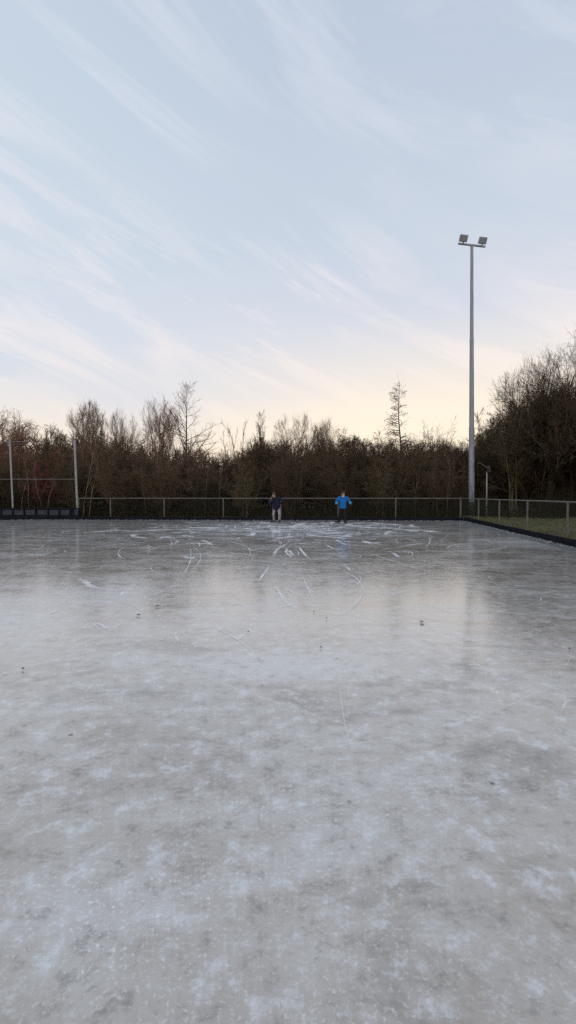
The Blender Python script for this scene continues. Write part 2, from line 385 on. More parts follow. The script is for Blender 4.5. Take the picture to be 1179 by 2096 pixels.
for i in range(165):                                      # long hairline cuts of the blades
    far_ = i < 125
    x, y = (random.gauss(0.2, 4.0), random.uniform(9, 24)) if far_ else (random.uniform(-8, 5), random.uniform(1.2, 14))
    a = random.gauss(math.pi / 2, 0.7) if random.random() < 0.6 else random.uniform(0, 6.28); L = random.uniform(1.2, 5.0); cv = random.gauss(0, 0.28)
    pts = []
    for k in range(22):
        pts.append((x, y, 0)); x += math.cos(a) * L / 21; y += math.sin(a) * L / 21; a += cv * L / 21
    if all(1.0 < p[1] < 25 and -20 < p[0] < 6.0 for p in pts):
        zc[0] += 0.00003; ribbon(pts, random.uniform(0.018, 0.04) if far_ else random.uniform(0.003, 0.007), zc[0])
me = np_mesh('ice', V, Fl, Sz, False, UV, MI)
ice = link('ice', me, [M['ice'], M['scratch']]); tag(ice, 'grey frosty sheet of natural ice with white skate scratches', kind='structure')

# ------------------------------------------------------------------ ground, strip of grit, verge
m, nt, b = new_mat('ground'); pc = pos_co(nt)
c = ramp(nt, noise(nt, pc, 1.5, 8, 0.7), [(0.3, (0.03, 0.025, 0.018)), (0.7, (0.07, 0.062, 0.04))])
nt.links.new(c, b.inputs['Base Color']); b.inputs['Roughness'].default_value = 0.95
M['ground'] = m
bm = bmesh.new(); bmesh.ops.create_grid(bm, x_segments=8, y_segments=8, size=500)
for v_ in bm.verts: v_.co.z = -0.02
tag(link('ground', bm_mesh('ground', bm), M['ground']), kind='structure')

m, nt, b = new_mat('frozen_grit'); pc = pos_co(nt)
n1 = noise(nt, pc, 11, 8, 0.75); n2 = noise(nt, pc, 2.2, 4, 0.6)
c = ramp(nt, n1, [(0.38, (0.02, 0.022, 0.025)), (0.50, (0.07, 0.075, 0.08)), (0.64, (0.26, 0.28, 0.30))])
c = mix(nt, ramp(nt, n2, [(0.45, 0.0), (0.7, 0.4)]), c, (0.24, 0.26, 0.28))
nt.links.new(c, b.inputs['Base Color']); b.inputs['Roughness'].default_value = 0.9; bump(nt, b, n1, 0.6, 0.03)
M['grit'] = m
KO = 0.50                                                  # the edging stands this far outside the ice
rn = Vector((-rdir.y, rdir.x, 0)); rn = rn if rn.x > 0 else -rn
fn = Vector((-fdir.y, fdir.x, 0)); fn = fn if fn.y > 0 else -fn
def meet(p, d, q, e):
    den = d.x * e.y - d.y * e.x; t = ((q.x - p.x) * e.y - (q.y - p.y) * e.x) / den
    return p + d * t
kc = meet(corner + rn * KO, rdir, corner + fn * 0.12, fdir)  # inner corner of the edging
bm = bmesh.new()
q = [corner + fdir * -30 + fn * 0.2, kc + fn * 0.2 + rn * 0.1, kc + rdir * 38 + rn * 0.1, corner + rdir * 38 - rn * 0.3, corner - rn * 0.3 - fn * 0.3, corner - fdir * 30 - fn * 0.3]
bm.faces.new([bm.verts.new((p.x, p.y, -0.006)) for p in q])
tag(link('grit_strip', bm_mesh('grit_strip', bm), M['grit']), kind='structure')

m, nt, b = new_mat('verge'); pc = pos_co(nt)
n1 = noise(nt, pc, 7, 8, 0.75); n2 = noise(nt, pc, 0.7, 4, 0.6)
litter = ramp(nt, n1, [(0.3, (0.022, 0.016, 0.010)), (0.55, (0.06, 0.042, 0.027)), (0.75, (0.13, 0.09, 0.06))])
turf = ramp(nt, n1, [(0.3, (0.03, 0.034, 0.014)), (0.6, (0.075, 0.082, 0.034)), (0.75, (0.12, 0.115, 0.055))])
sx = N(nt, 'ShaderNodeSeparateXYZ'); nt.links.new(pc, sx.inputs[0])
g = math_(nt, 'ADD', math_(nt, 'MULTIPLY', sx.outputs['X'], 1.0), math_(nt, 'MULTIPLY', n2, 3.0))
c = mix(nt, ramp(nt, math_(nt, 'MULTIPLY', g, 0.05), [(0.52, 0.0), (0.6, 1.0)]), litter, turf)
nt.links.new(c, b.inputs['Base Color']); b.inputs['Roughness'].default_value = 0.95; bump(nt, b, n1, 0.8, 0.05)
M['verge'] = m
def verge_z(x, y): return 0.05 + 0.04 * math.sin(x * 0.9 + y * 0.4) * math.cos(y * 0.7) + 0.02 * math.sin(x * 3.1) * math.sin(y * 2.3)
bm = bmesh.new()
def strip_grid(o, da, na, db, nb):
    g = [[None] * (nb + 1) for _ in range(na + 1)]
    for i in range(na + 1):
        for j in range(nb + 1):
            p = o + da * (i / na) + db * (j / nb); g[i][j] = bm.verts.new((p.x, p.y, verge_z(p.x, p.y)))
    for i in range(na):
        for j in range(nb): bm.faces.new((g[i][j], g[i + 1][j], g[i + 1][j + 1], g[i][j + 1]))
ko = meet(kc + rn * 0.08, rdir, kc + fn * 0.08, fdir)
strip_grid(ko - fdir * 48, fdir * 84, 120, fn * 40, 60)
strip_grid(ko + rdir * 40, rdir * -40, 60, rn * 26, 40)
tag(link('verge', bm_mesh('verge', bm, True), M['verge']), kind='structure')

# ------------------------------------------------------------------ black edging
def kerb(name, a, d, L, h, label, n):
    bm = bmesh.new(); ang = math.atan2(d.y, d.x); k = int(L / 2.4)
    for i in range(k):
        c = a + d * (L * (i + 0.5) / k) + n * (0.05 + random.uniform(-0.012, 0.012))
        add_box(bm, (c.x, c.y, h / 2 - 0.05 + random.uniform(-0.012, 0.012)), (L / k - 0.012, 0.09, h + 0.1),
                Matrix.Rotation(ang, 3, 'Z') @ Matrix.Rotation(random.uniform(-0.004, 0.004), 3, 'Y'), 0.008)
    o = link(name, bm_mesh(name, bm), M['black_board']); return tag(o, label, 'rink edging')
kerb('rink_edging', kc - fdir * 26.2, fdir, 26.2, 0.16, 'low black boards edging the far side of the ice', fn)
kerb('rink_edging', kc + rdir * 0.1, rdir, 33, 0.19, 'black boards edging the right side of the ice, running towards the viewer', rn)

# ------------------------------------------------------------------ fences
RAIL = 1.165
def wire_mesh(bm, a, b, z0, z1, step=0.075, r=0.0011):
    L = (b - a).length; d = (b - a) / L; H = z1 - z0; n = frame_of(d)[1]
    k = int((L + H) / step)
    for s in (1, -1):
        for i in range(k):
            s0 = i * step - (H if s > 0 else 0); s1 = s0 + s * H; t0, t1 = 0.0, 1.0
            lo, hi = (s0, s1) if s > 0 else (s1, s0)
            if s < 0: s0 += 0; 
            # clip to 0..L
            for lim, low in ((0.0, True), (L, False)):
                fa = (lim - s0) / (s1 - s0)
                if (s > 0) == low: t0 = max(t0, fa)
                else: t1 = min(t1, fa)
            if t1 - t0 < 0.02: continue
            p0 = a + d * (s0 + (s1 - s0) * t0); p1 = a + d * (s0 + (s1 - s0) * t1)
            p0.z = z0 + H * t0; p1.z = z0 + H * t1
            add_tube(bm, p0, p1, r, r, 3, False)
def fence(name, label, pts, base, ends):
    root = thing(name, label, 'fence', (pts[0].x, pts[0].y, 0)); inv = -Vector((pts[0].x, pts[0].y, 0))
    for i, p in enumerate(pts):
        bm = bmesh.new(); q = p + inv
        hgt = RAIL + (0.0 if i != ends else 0.09)
        add_tube(bm, (q.x, q.y, base - 0.15), (q.x, q.y, hgt), 0.032, 0.032, 14)
        o = link('post', bm_mesh('post', bm), M['galv_dull'], root)
        bm = bmesh.new(); add_tube(bm, (q.x, q.y, hgt - 0.055), (q.x, q.y, hgt - 0.02), 0.04, 0.04, 14)
        link('clamp', bm_mesh('clamp', bm), M['galv_dull'], o)
    bm = bmesh.new()
    for a, b in zip(pts, pts[1:]):
        a, b = a + inv, b + inv; add_tube(bm, (a.x, a.y, RAIL + 0.012), (b.x, b.y, RAIL + 0.012), 0.027, 0.027, 12)
    link('top_rail', bm_mesh('top_rail', bm), M['galv_dull'], root)
    bm = bmesh.new()
    for a, b in zip(pts, pts[1:]): wire_mesh(bm, Vector((a + inv).to_2d().to_3d()), Vector((b + inv).to_2d().to_3d()), base + 0.04, RAIL - 0.03)
    link('wire_mesh', bm_mesh('wire_mesh', bm), M['wire'], root)
    return root
fa = P(0, 1060, 27.55); fa.z = 0; fb = P(942, 1060, 26.75); fb.z = 0
def on_far(px):
    a, b, _ = ray(px, 1030); d = Vector((a / b, 1, 0)); den = (fb - fa)
    return meet(Vector((0, 0, 0)), d, fa, den.normalized())
far_pts = [on_far(x) for x in (161, 226, 336, 457, 575, 692, 810, 942)]
fence('boundary_fence', 'low grey tubular fence along the far side of the ice', far_pts, 0.05, 7)
c0 = far_pts[-1].copy(); c1 = P(1162, 1060, 15.5); c1.z = 0
rpts = [c0 + Vector((0.02, -0.06, 0))]
for px in (979.5, 1022, 1079.5, 1162):
    a, b, _ = ray(px, 1045); rpts.append(meet(Vector((0, 0, 0)), Vector((a / b, 1, 0)), c0, (c1 - c0).normalized()))
st = (rpts[-1] - rpts[-2])
for k in range(1, 5): rpts.append(rpts[4] + st.normalized() * 3.05 * k)
fence('boundary_fence', 'low grey tubular fence along the right side of the ice, before the grass', rpts, 0.08, 99)

# ------------------------------------------------------------------ ball stop and board wall at the left
YB = 27.45
bs = thing('ball_stop', 'tall grey steel ball stop frame rising above a dark board wall', 'ball stop', (P(26, 1040, YB).x, YB, 0))
iv = -Vector(bs.location)
tops = []
for (xt, xb) in ((-113, -106), (20, 26.5), (152.5, 158.5)):
    b_ = P(xb, 1040, YB); t_ = P(xt, 903, YB); d = (t_ - b_)
    lo = b_ - d * ((b_.z + 0.1) / d.z)
    bm = bmesh.new(); add_tube(bm, lo + iv, t_ + iv + d * 0.012, 0.068 if xt > 100 else 0.052, 0.062 if xt > 100 else 0.05, 16)
    o = link('post', bm_mesh('post', bm), M['galv'], bs); tops.append((lo, t_))
    bm = bmesh.new(); e_ = t_ + iv + d * 0.012; add_tube(bm, e_, e_ + d.normalized() * 0.02, 0.075, 0.06, 16)
    link('cap', bm_mesh('cap', bm), M['galv'], o)
for py, off in ((904, 0.0), (981, 0.0)):
    bm = bmesh.new(); ps = []
    for lo, t_ in tops:
        zt = P(90, py, YB).z; k = (zt - lo.z) / (t_.z - lo.z); ps.append(lo + (t_ - lo) * k + iv)
    for a, b in zip(ps, ps[1:]): add_tube(bm, a, b, 0.024, 0.024, 10)
    link('crossbar', bm_mesh('crossbar', bm), M['galv_dull'], bs)

YW = 26.93
xr = P(163, 1050, YW).x; xl = P(-190, 1050, YW).x
bw = thing('board_wall', 'low dark board wall with grey panels below the tall steel frame', 'wall', (xr, YW, 0))
top = P(80, 1039.5, YW).z; mid = P(80, 1054, YW).z
bm = bmesh.new(); Lw = xr - xl
for i in range(6):
    add_box(bm, (-Lw * (i + 0.5) / 6, 0, mid / 2 - 0.04 + random.uniform(-.006, .006)), (Lw / 6 - 0.01, 0.10, mid + 0.08), None, 0.008)
link('lower_board', bm_mesh('lower_board', bm), M['black_board'], bw)
bm = bmesh.new(); add_box(bm, (-Lw / 2, 0, top - 0.035), (Lw, 0.12, 0.07), None, 0.01)
link('top_board', bm_mesh('top_board', bm), M['black_board'], bw)
pos = [163, 150, 145, 123, 100, 75, 51, 28, 4, -20, -45, -70, -95, -120, -145, -170]
xs = [P(x, 1046, YW).x - xr for x in pos]
for i, x in enumerate(xs):
    bm = bmesh.new(); add_box(bm, (x - 0.035, -0.01, (top + mid) / 2 - 0.02), (0.07 + (0.05 if i == 1 else 0), 0.1, top - mid - 0.05), None, 0.006)
    link('upright', bm_mesh('upright', bm), M['black_board'], bw)
    if i < len(xs) - 1 and i != 1:
        x2 = xs[i + 1]; bm = bmesh.new(); hh = (top - mid) - 0.07
        add_box(bm, ((x + x2) / 2 - 0.035, 0.02, mid + hh / 2 - 0.01 + random.uniform(-.02, .0)), (abs(x2 - x) - 0.11, 0.05, hh * random.uniform(0.85, 0.98)),
                Matrix.Rotation(random.uniform(-.012, .012), 3, 'Y'), 0.012)
        link('panel', bm_mesh('panel', bm), M['grey_panel'], bw)

# ------------------------------------------------------------------ floodlight mast and small lamp
YM = 28.3
b_ = P(965, 1063, YM); t_ = P(965.5, 715, YM); ax = (t_ - b_) / (t_.z - b_.z)
mast = thing('floodlight_mast', 'tall pale grey tapered steel mast behind the far right corner of the fence', 'mast', (b_.x, YM, 0))
def at(z): return Vector((ax.x * z, ax.y * z, z))
zg = P(965, 1027, YM).z
def rad(z): return 0.178 - 0.0062 * z
HM = 15.5
bm = bmesh.new(); add_tube(bm, at(zg), at(5.2), rad(zg), rad(5.2), 24); add_tube(bm, at(5.2), at(10.2), rad(5.2) - 0.008, rad(10.2), 24); add_tube(bm, at(10.2), at(HM), rad(10.2) - 0.008, rad(HM), 24)
link('pole', bm_mesh('pole', bm), M['mast'], mast)
bm = bmesh.new(); add_tube(bm, at(-0.1), at(zg), rad(0) + 0.004, rad(zg) + 0.004, 24)
link('painted_base', bm_mesh('painted_base', bm), M['mast_green'], mast)
bm = bmesh.new(); q = at(1.75); add_box(bm, (q.x, q.y - rad(1.75) - 0.004, q.z), (0.11, 0.05, 0.36), None, 0.01)
link('service_door', bm_mesh('service_door', bm), M['mast'], mast)
for zj in (5.2, 10.2):
    bm = bmesh.new(); add_tube(bm, at(zj - 0.06), at(zj + 0.06), rad(zj) + 0.006, rad(zj) + 0.005, 24)
    link('joint_collar', bm_mesh('joint_collar', bm), M['mast'], mast)
q = at(HM); bm = bmesh.new(); add_box(bm, (q.x, q.y, q.z + 0.04), (1.7, 0.09, 0.09), Matrix.Rotation(R(12), 3, 'Z'), 0.01)
link('crossarm', bm_mesh('crossarm', bm), M['galv'], mast)
for s in (-0.6, 0.6):
    RM = Matrix.Rotation(R(12), 3, 'Z') @ Matrix.Rotation(R(28), 3, 'X'); c = q + Matrix.Rotation(R(12), 3, 'Z') @ Vector((s, -0.12, 0.30))
    bm = bmesh.new(); add_box(bm, c, (0.46, 0.16, 0.36), RM, 0.03)
    add_box(bm, c + Vector((0, 0.08, -0.2)), (0.06, 0.05, 0.16), RM)
    fl = link('floodlight', bm_mesh('floodlight', bm), M['galv'], mast)
    bm = bmesh.new(); add_box(bm, c + RM @ Vector((0, -0.083, 0)), (0.40, 0.012, 0.30), RM, 0.004)
    link('lens', bm_mesh('lens', bm), M['lens'], fl)

YL = 27.9
b_ = P(995.5, 1062, YL); t_ = P(996.5, 966, YL)
lp = thing('lamp_post', 'short grey lamp post with a black tilted head beside the tall mast', 'lamp post', (b_.x, YL, 0))
iv = -Vector((b_.x, YL, 0))
bm = bmesh.new(); add_tube(bm, (b_ + iv) - Vector((0, 0, 0.2)), t_ + iv, 0.05, 0.042, 16)
link('pole', bm_mesh('pole', bm), M['galv'], lp)
h0 = P(999, 962, YL) + iv; h1 = P(981, 949.5, YL) + iv
bm = bmesh.new(); add_tube(bm, t_ + iv + Vector((0.02, 0, -0.06)), h0 + Vector((0.0, 0, -0.02)), 0.06, 0.07, 14)
add_box(bm, h0 + Vector((0.03, 0, 0.04)), (0.20, 0.18, 0.38), Matrix.Rotation(R(-12), 3, 'Y'), 0.03)
hd = link('lamp_bracket', bm_mesh('lamp_bracket', bm), M['lamp_black'], lp)
d = h1 - h0; an = math.atan2(d.z, -d.x); Mx = Matrix.Rotation(an, 3, 'Y'); c = (h0 + h1) / 2 + Vector((0, 0, 0.03))
bm = bmesh.new(); add_box(bm, c, (d.length + 0.10, 0.26, 0.09), Mx, 0.012)
hd = link('lamp_head', bm_mesh('lamp_head', bm), M['lamp_black'], lp)
bm = bmesh.new(); add_box(bm, c + Mx @ Vector((0.02, 0, 0.052)), (d.length - 0.12, 0.14, 0.018), Mx, 0.004)
link('cover', bm_mesh('cover', bm), M['lamp_trim'], hd)

# ------------------------------------------------------------------ trees
def nrm(a): return a / np.maximum(np.linalg.norm(a, axis=-1, keepdims=True), 1e-9)
def walk(p, d, L, K, wob, up, rg):
    out = [p]; d = nrm(d)
    for k in range(K):
        d = nrm(d + rg.normal(0, wob, d.shape) + np.array([0, 0, up / K]))
        p = p + d * (L / K)[:, None]; out.append(p)
    return np.stack(out, 1)
ENV = {}
def grow(Pp, Rp, n, t0, t1, ang, ratio, taper, K, wob, up, rg, rr=0.6, rmin=0.004, jit=12, lmin=0.0, tip=0.35):
    Np, K1, _ = Pp.shape; idx = np.repeat(np.arange(Np), n); m = len(idx)
    t = t0 + (t1 - t0) * ((np.tile(np.arange(n), Np) + rg.random(m)) / n); s = t * (K1 - 1); i = np.minimum(s.astype(int), K1 - 2); f = (s - i)[:, None]
    a, b = Pp[idx, i], Pp[idx, i + 1]; p = a + (b - a) * f; tan = nrm(b - a)
    r = Rp[idx, i] + (Rp[idx, i + 1] - Rp[idx, i]) * f[:, 0]
    q = rg.normal(size=(m, 3)); perp = nrm(q - (q * tan).sum(1, keepdims=True) * tan)
    an = np.radians(ang + rg.normal(0, jit, m))[:, None]
    d = np.cos(an) * tan + np.sin(an) * perp
    plen = np.linalg.norm(np.diff(Pp, axis=1), axis=2).sum(1)[idx]
    L = np.maximum(plen * ratio * (1 - taper * t) * rg.uniform(0.6, 1.25, m), lmin)
    pts = walk(p, d, L, K, wob, up, rg)
    if ENV:
        ph = rg.uniform(0.90, 1.12, m)
        for _ in range(5):
            q_ = pts[:, -1]; dz = q_[:, 2] - ENV['c']
            e_ = np.sqrt((q_[:, 0] / ENV['rx']) ** 2 + (q_[:, 1] / ENV['rx']) ** 2 + (dz / np.where(dz > 0, ENV['rt'], ENV['rb'])) ** 2)
            kk = np.where(e_ > ph, 0.72, 1.0)[:, None, None]; pts = pts[:, :1] + (pts - pts[:, :1]) * kk
    r0 = np.maximum(r * rr, rmin)
    rad_ = r0[:, None] * np.linspace(1, tip, K + 1)[None]; rad_ = np.maximum(rad_, rmin * 0.6)
    return pts, rad_
def tubes(list_pr, sides):
    Vs, Fs, base = [], [], 0
    for (Pn, Rn), S in zip(list_pr, sides):
        n, K1, _ = Pn.shape
        tan = nrm(np.gradient(Pn, axis=1)); ref = np.where(np.abs(tan[..., 2:3]) < 0.9, np.array([0, 0, 1.0]), np.array([1.0, 0, 0]))
        u = nrm(np.cross(tan, ref)); v = np.cross(tan, u)
        th = np.arange(S) * 2 * np.pi / S
        ring = Pn[:, :, None] + Rn[:, :, None, None] * (np.cos(th)[None, None, :, None] * u[:, :, None] + np.sin(th)[None, None, :, None] * v[:, :, None])
        Vs.append(ring.reshape(-1, 3))
        ii = base + np.arange(n * K1 * S).reshape(n, K1, S)
        a = ii[:, :-1]; b = ii[:, 1:]
        Fs.append(np.stack([a, np.roll(a, -1, 2), np.roll(b, -1, 2), b], -1).reshape(-1, 4)); base += n * K1 * S
    return np.concatenate(Vs), np.concatenate(Fs)
def single(H, lean=(0, 0), r0=0.1, r1=0.02, K=8, wob=0.04, rg=None, base=(0, 0)):
    p = walk(np.array([[base[0], base[1], 0.0]]), np.array([[lean[0], lean[1], 1.0]]), np.array([H]), K, wob, 0.1, rg)
    return p, np.linspace(r0, r1, K + 1)[None]
def stems(n, H, spread, r0, rg, K=6, wob=0.08, up=0.5, jitter=0.35, foot=0.2, r1=0.25):
    az = rg.uniform(0, 2 * np.pi, n); sp = spread * np.sqrt(rg.random(n))
    d = np.stack([np.cos(az) * sp, np.sin(az) * sp, np.ones(n)], 1)
    p = np.stack([np.cos(az) * foot * rg.random(n), np.sin(az) * foot * rg.random(n), np.full(n, -0.05)], 1)
    L = H * rg.uniform(1 - jitter, 1.0, n)
    return walk(p, d, L, K, wob, up, rg), (r0 * rg.uniform(0.6, 1.1, n))[:, None] * np.linspace(1, r1, K + 1)[None]

def species(kind, rg):
    """returns (wood, twigs): lists of (points, radii)"""
    if kind in ('round', 'vase', 'great'):                    # crowns that fork and fork again
        if kind == 'round':
            t = single(2.6, (rg.normal(0, .04), 0), 0.20, 0.15, 6, 0.04, rg); n0, an, up, q = 7, 46, 0.12, 0.86
        elif kind == 'vase':
            t = stems(3, 3.6, 0.22, 0.13, rg, 6, 0.05, 0.2, 0.2, 0.2, 0.65); n0, an, up, q = 4, 30, 0.30, 0.80
        else:
            t = stems(5, 3.4, 0.42, 0.16, rg, 6, 0.06, 0.2, 0.3, 0.3, 0.7); n0, an, up, q = 5, 33, 0.22, 0.84
        a = grow(*t, n0, 0.45, 1.0, an, q, 0.0, 6, 0.08, up, rg, 0.62, 0.02, 10, tip=0.6)
        b = grow(*a, 4, 0.35, 1.0, an, q * .92, 0.0, 5, 0.09, up, rg, 0.66, 0.014, 11, tip=0.6)
        c = grow(*b, 4, 0.30, 1.0, an * 1.05, q * .85, 0.0, 5, 0.10, up, rg, 0.66, 0.010, 12, tip=0.55)
        d = grow(*c, 4, 0.25, 1.0, an * 1.1, q * .80, 0.0, 4, 0.10, up, rg, 0.7, 0.0060, 12, tip=0.6)
        e = grow(*d, 4, 0.2, 1.0, an * 1.1, 0.66, 0.0, 3, 0.11, up * .8, rg, 0.75, 0.0046, 12, tip=0.6)
        f = grow(*e, 2, 0.2, 1.0, an * 1.1, 0.7, 0.0, 2, 0.11, up * .5, rg, 0.8, 0.0038, 12, tip=0.6)
        return [t, a, b], [c, d, e, f]
    if kind == 'sparse':
        t = stems(4, 7.0, 0.25, 0.06, rg, 7, 0.07, 0.4, 0.3, 0.3, 0.2)
        a = grow(*t, 9, 0.3, 1.0, 36, 0.34, 0.5, 5, 0.1, 0.4, rg, 0.55, 0.009)
        b = grow(*a, 6, 0.25, 1.0, 36, 0.45, 0.3, 4, 0.12, 0.25, rg, 0.6, 0.0065)
        c = grow(*b, 3, 0.25, 1.0, 34, 0.5, 0.3, 3, 0.12, 0.2, rg, 0.7, 0.005)
        return [t, a], [b, c]
    if kind == 'slim':
        t = single(11, (0.01, 0), 0.12, 0.008, 12, 0.025, rg)
        a = grow(*t, 38, 0.30, 0.97, 34, 0.36, 0.80, 6, 0.09, 0.55, rg, 0.5, 0.008, 16)
        b = grow(*a, 7, 0.2, 1.0, 34, 0.42, 0.3, 4, 0.11, 0.35, rg, 0.6, 0.0055)
        c = grow(*b, 5, 0.3, 1.0, 34, 0.5, 0.3, 3, 0.1, 0.3, rg, 0.7, 0.005)
        return [t, a], [b, c]
    if kind == 'alder':
        t = single(9.4, (0.0, 0), 0.10, 0.008, 14, 0.022, rg)
        a = grow(*t, 66, 0.38, 0.94, 74, 0.172, 0.74, 4, 0.08, 0.10, rg, 0.45, 0.009, 10)
        top_ = grow(*t, 5, 0.86, 0.97, 36, 0.10, 0.0, 4, 0.05, 0.4, rg, 0.6, 0.008, 8)
        b = grow(*a, 9, 0.2, 1.0, 45, 0.36, 0.3, 3, 0.12, 0.1, rg, 0.6, 0.005)
        # little cones: fat short stubs at the twig ends
        e = b[0][rg.random(len(b[0])) < 0.8][:, -1]; e = np.repeat(e, 2, 0) + rg.normal(0, 0.035, (2 * len(e) if False else len(np.repeat(e, 2, 0)), 3))
        n = len(e); cp = np.stack([e, e + rg.normal(0, 0.008, e.shape) - np.array([0, 0, .018]), e - np.array([0, 0, .042])], 1)
        cr = np.tile(np.array([[0.008, 0.021, 0.006]]), (n, 1))
        return [t, a], [b, top_, (cp, cr)]
    if kind == 'shrub':
        t = stems(11, 4.4, 0.42, 0.032, rg, 6, 0.08, 0.25, 0.4, 0.35, 0.3)
        a = grow(*t, 9, 0.2, 1.0, 36, 0.40, 0.4, 5, 0.11, 0.3, rg, 0.6, 0.009)
        b = grow(*a, 7, 0.2, 1.0, 38, 0.48, 0.3, 4, 0.13, 0.15, rg, 0.6, 0.0075)
        c = grow(*b, 6, 0.2, 1.0, 38, 0.6, 0.3, 3, 0.12, 0.1, rg, 0.7, 0.006)
        d = grow(*c, 3, 0.2, 1.0, 36, 0.75, 0.3, 3, 0.12, 0.1, rg, 0.8, 0.005)
        return [t], [a, b, c, d]
    if kind == 'dense':                                     # close-twigged bushy small tree
        t = stems(5, 4.6, 0.30, 0.07, rg, 6, 0.07, 0.3, 0.2, 0.2, 0.3)
        a = grow(*t, 12, 0.25, 1.0, 42, 0.42, 0.4, 5, 0.12, 0.3, rg, 0.6, 0.011)
        b = grow(*a, 9, 0.15, 1.0, 42, 0.48, 0.3, 4, 0.14, 0.15, rg, 0.6, 0.008)
        c = grow(*b, 8, 0.15, 1.0, 40, 0.58, 0.3, 3, 0.13, 0.1, rg, 0.7, 0.006)
        d = grow(*c, 3, 0.2, 1.0, 38, 0.75, 0.3, 3, 0.12, 0.1, rg, 0.8, 0.005)
        return [t], [a, b, c, d]
    if kind == 'conifer':
        t = single(7, (0, 0), 0.12, 0.012, 8, 0.02, rg)
        a = grow(*t, 90, 0.12, 0.99, 88, 0.26, 0.85, 4, 0.06, -0.12, rg, 0.35, 0.008, 8)
        b = grow(*a, 12, 0.1, 1.0, 48, 0.34, 0.4, 2, 0.1, 0.0, rg, 0.7, 0.010)
        c = grow(*b, 7, 0.1, 1.0, 45, 0.5, 0.3, 2, 0.1, 0.0, rg, 0.8, 0.009)
        return [t], [a, b, c]

def make_tree(name, kind, seed, H, W, mats, label, cat, loc, group=None, thick=1.0):
    rg = np.random.default_rng(seed); wood, tw = species(kind, rg)
    allp = np.concatenate([p.reshape(-1, 3) for p, _ in wood + tw])
    zt = np.percentile(tw[-1][0][:, -1, 2], 96.0 if kind in ('round', 'vase', 'great') else 98.0) if kind not in ('slim', 'alder') else allp[:, 2].max(); sz = H / zt
    wx = np.percentile(allp[:, 0], 99) - np.percentile(allp[:, 0], 1); sx = W / wx if W else sz
    s = np.array([sx, (sx + sz) / 2, sz])
    s_ = s
    k_ = {'round': 0.56, 'vase': 0.60, 'great': 0.52, 'dense': 0.5}.get(kind)
    if k_ is not None and W:                                # grow it again, this time keeping every shoot inside its crown's outline
        ENV.update(c=zt * k_, rx=W / sx / 2 * 1.04, rt=zt * (1 - k_) * 1.02, rb=zt * k_ * 1.25); wood, tw = species(kind, np.random.default_rng(seed)); ENV.clear()
    wood = [(p * s, r * (0.6 + 0.4 * sz)) for p, r in wood]; tw = [(p * s, r * thick) for p, r in tw]
    cx = 0.0
    root = thing(name, label, cat, loc, group)
    v, f = tubes(wood, [8] + [5] * (len(wood) - 1)); link('trunk', np_mesh('trunk', v, f, np.full(len(f), 4)), M[mats[0]], root)
    v, f = tubes(tw, [4] + [3] * (len(tw) - 1)); link('crown', np_mesh('crown', v, f, np.full(len(f), 4)), M[mats[1]], root)
    return root
def tree(name, kind, seed, px, top, wpx, Y, mats, label, cat='tree', group=None, thick=1.0):
    p = P(px, 1050, Y); H = P(px, top, Y).z - 0.0
    return make_tree(name, kind, seed, H, wpx / F * Y, mats, label, cat, (p.x, Y, 0.0), group, thick)

warm, pale, brown, olive, dark = ('bark_warm', 'twig_warm'), ('bark_pale', 'twig_pale'), ('bark_brown', 'twig_brown'), ('bark_olive', 'twig_olive'), ('bark_dark', 'twig_dark')  # warm barks at left, dark at right: fall of light put into colour
tree('bare_tree', 'round', 11, 30, 834, 124, 46, warm, 'broad domed bare tree with reddish brown twigs at the far left, behind the steel frame', thick=2.0)
tree('bare_tree', 'round', 12, 104, 871, 62, 47, warm, 'small rounded bare tree just right of the broad domed tree at the far left', thick=1.8)
tree('bare_tree', 'vase', 13, 184, 819, 92, 43, pale, 'bare tree with a fan shaped rounded crown above the right post of the steel frame', thick=1.25)
tree('bare_tree', 'vase', 14, 258, 834, 70, 44, pale, 'pale rounded bare tree standing between the fan shaped tree and the loose many stemmed tree')
tree('bare_tree', 'vase', 15, 328, 808, 86, 40, warm, 'loose many stemmed bare tree with ragged top directly left of the tall slender tree')
tree('bare_tree', 'slim', 16, 377, 771, 104, 36, brown, 'tall slender bare tree with a single whip-like leader left of centre')
tree('bare_tree', 'sparse', 17, 487, 858, 66, 38, warm, 'thin sparse bare tree with few whips in the sky gap left of centre')
tree('bare_tree', 'slim', 18, 530, 838, 24, 38, brown, 'single thin bare whip rising above the bushy dark little tree')
tree('bare_tree', 'dense', 19, 530, 889, 66, 33, dark, 'dark bushy small tree in front of the wide bare crown near the centre')
tree('bare_tree', 'vase', 20, 606, 839, 104, 40, warm, 'wide upright bare crown rising above the thicket at the centre')
tree('bare_tree', 'vase', 21, 666, 853, 70, 42, warm, 'bare crown leaning on the right side of the wide central crown')
tree('alder', 'alder', 22, 825, 765, 74, 31, dark, 'tall slim conical tree dotted with small cones, left of the mast')
tree('bare_tree', 'sparse', 23, 893, 858, 92, 37, brown, 'low sparse bare tree with wispy twigs between the conical tree and the mast')
tree('bare_tree', 'dense', 24, 738, 888, 110, 35, brown, 'low twiggy tree top right of the central crowns, left of the conical tree')
tree('bare_tree', 'dense', 25, 862, 893, 90, 36, brown, 'low twiggy tree directly behind and right of the conical tree trunk')
tree('bare_tree', 'dense', 26, 992, 866, 60, 36, olive, 'small bushy bare tree peeping out just right of the mast')
tree('bare_tree', 'great', 27, 1112, 722, 232, 30.5, dark, 'largest dark bare tree, spreading its crown over the right fence')
tree('bare_tree', 'great', 28, 1212, 655, 250, 28, dark, 'tall dark bare tree cut off by the right edge of the photo')
tree('bare_tree', 'dense', 29, 1052, 828, 150, 29.3, olive, 'olive brown bushy tree sloping down from the largest tree towards the mast')
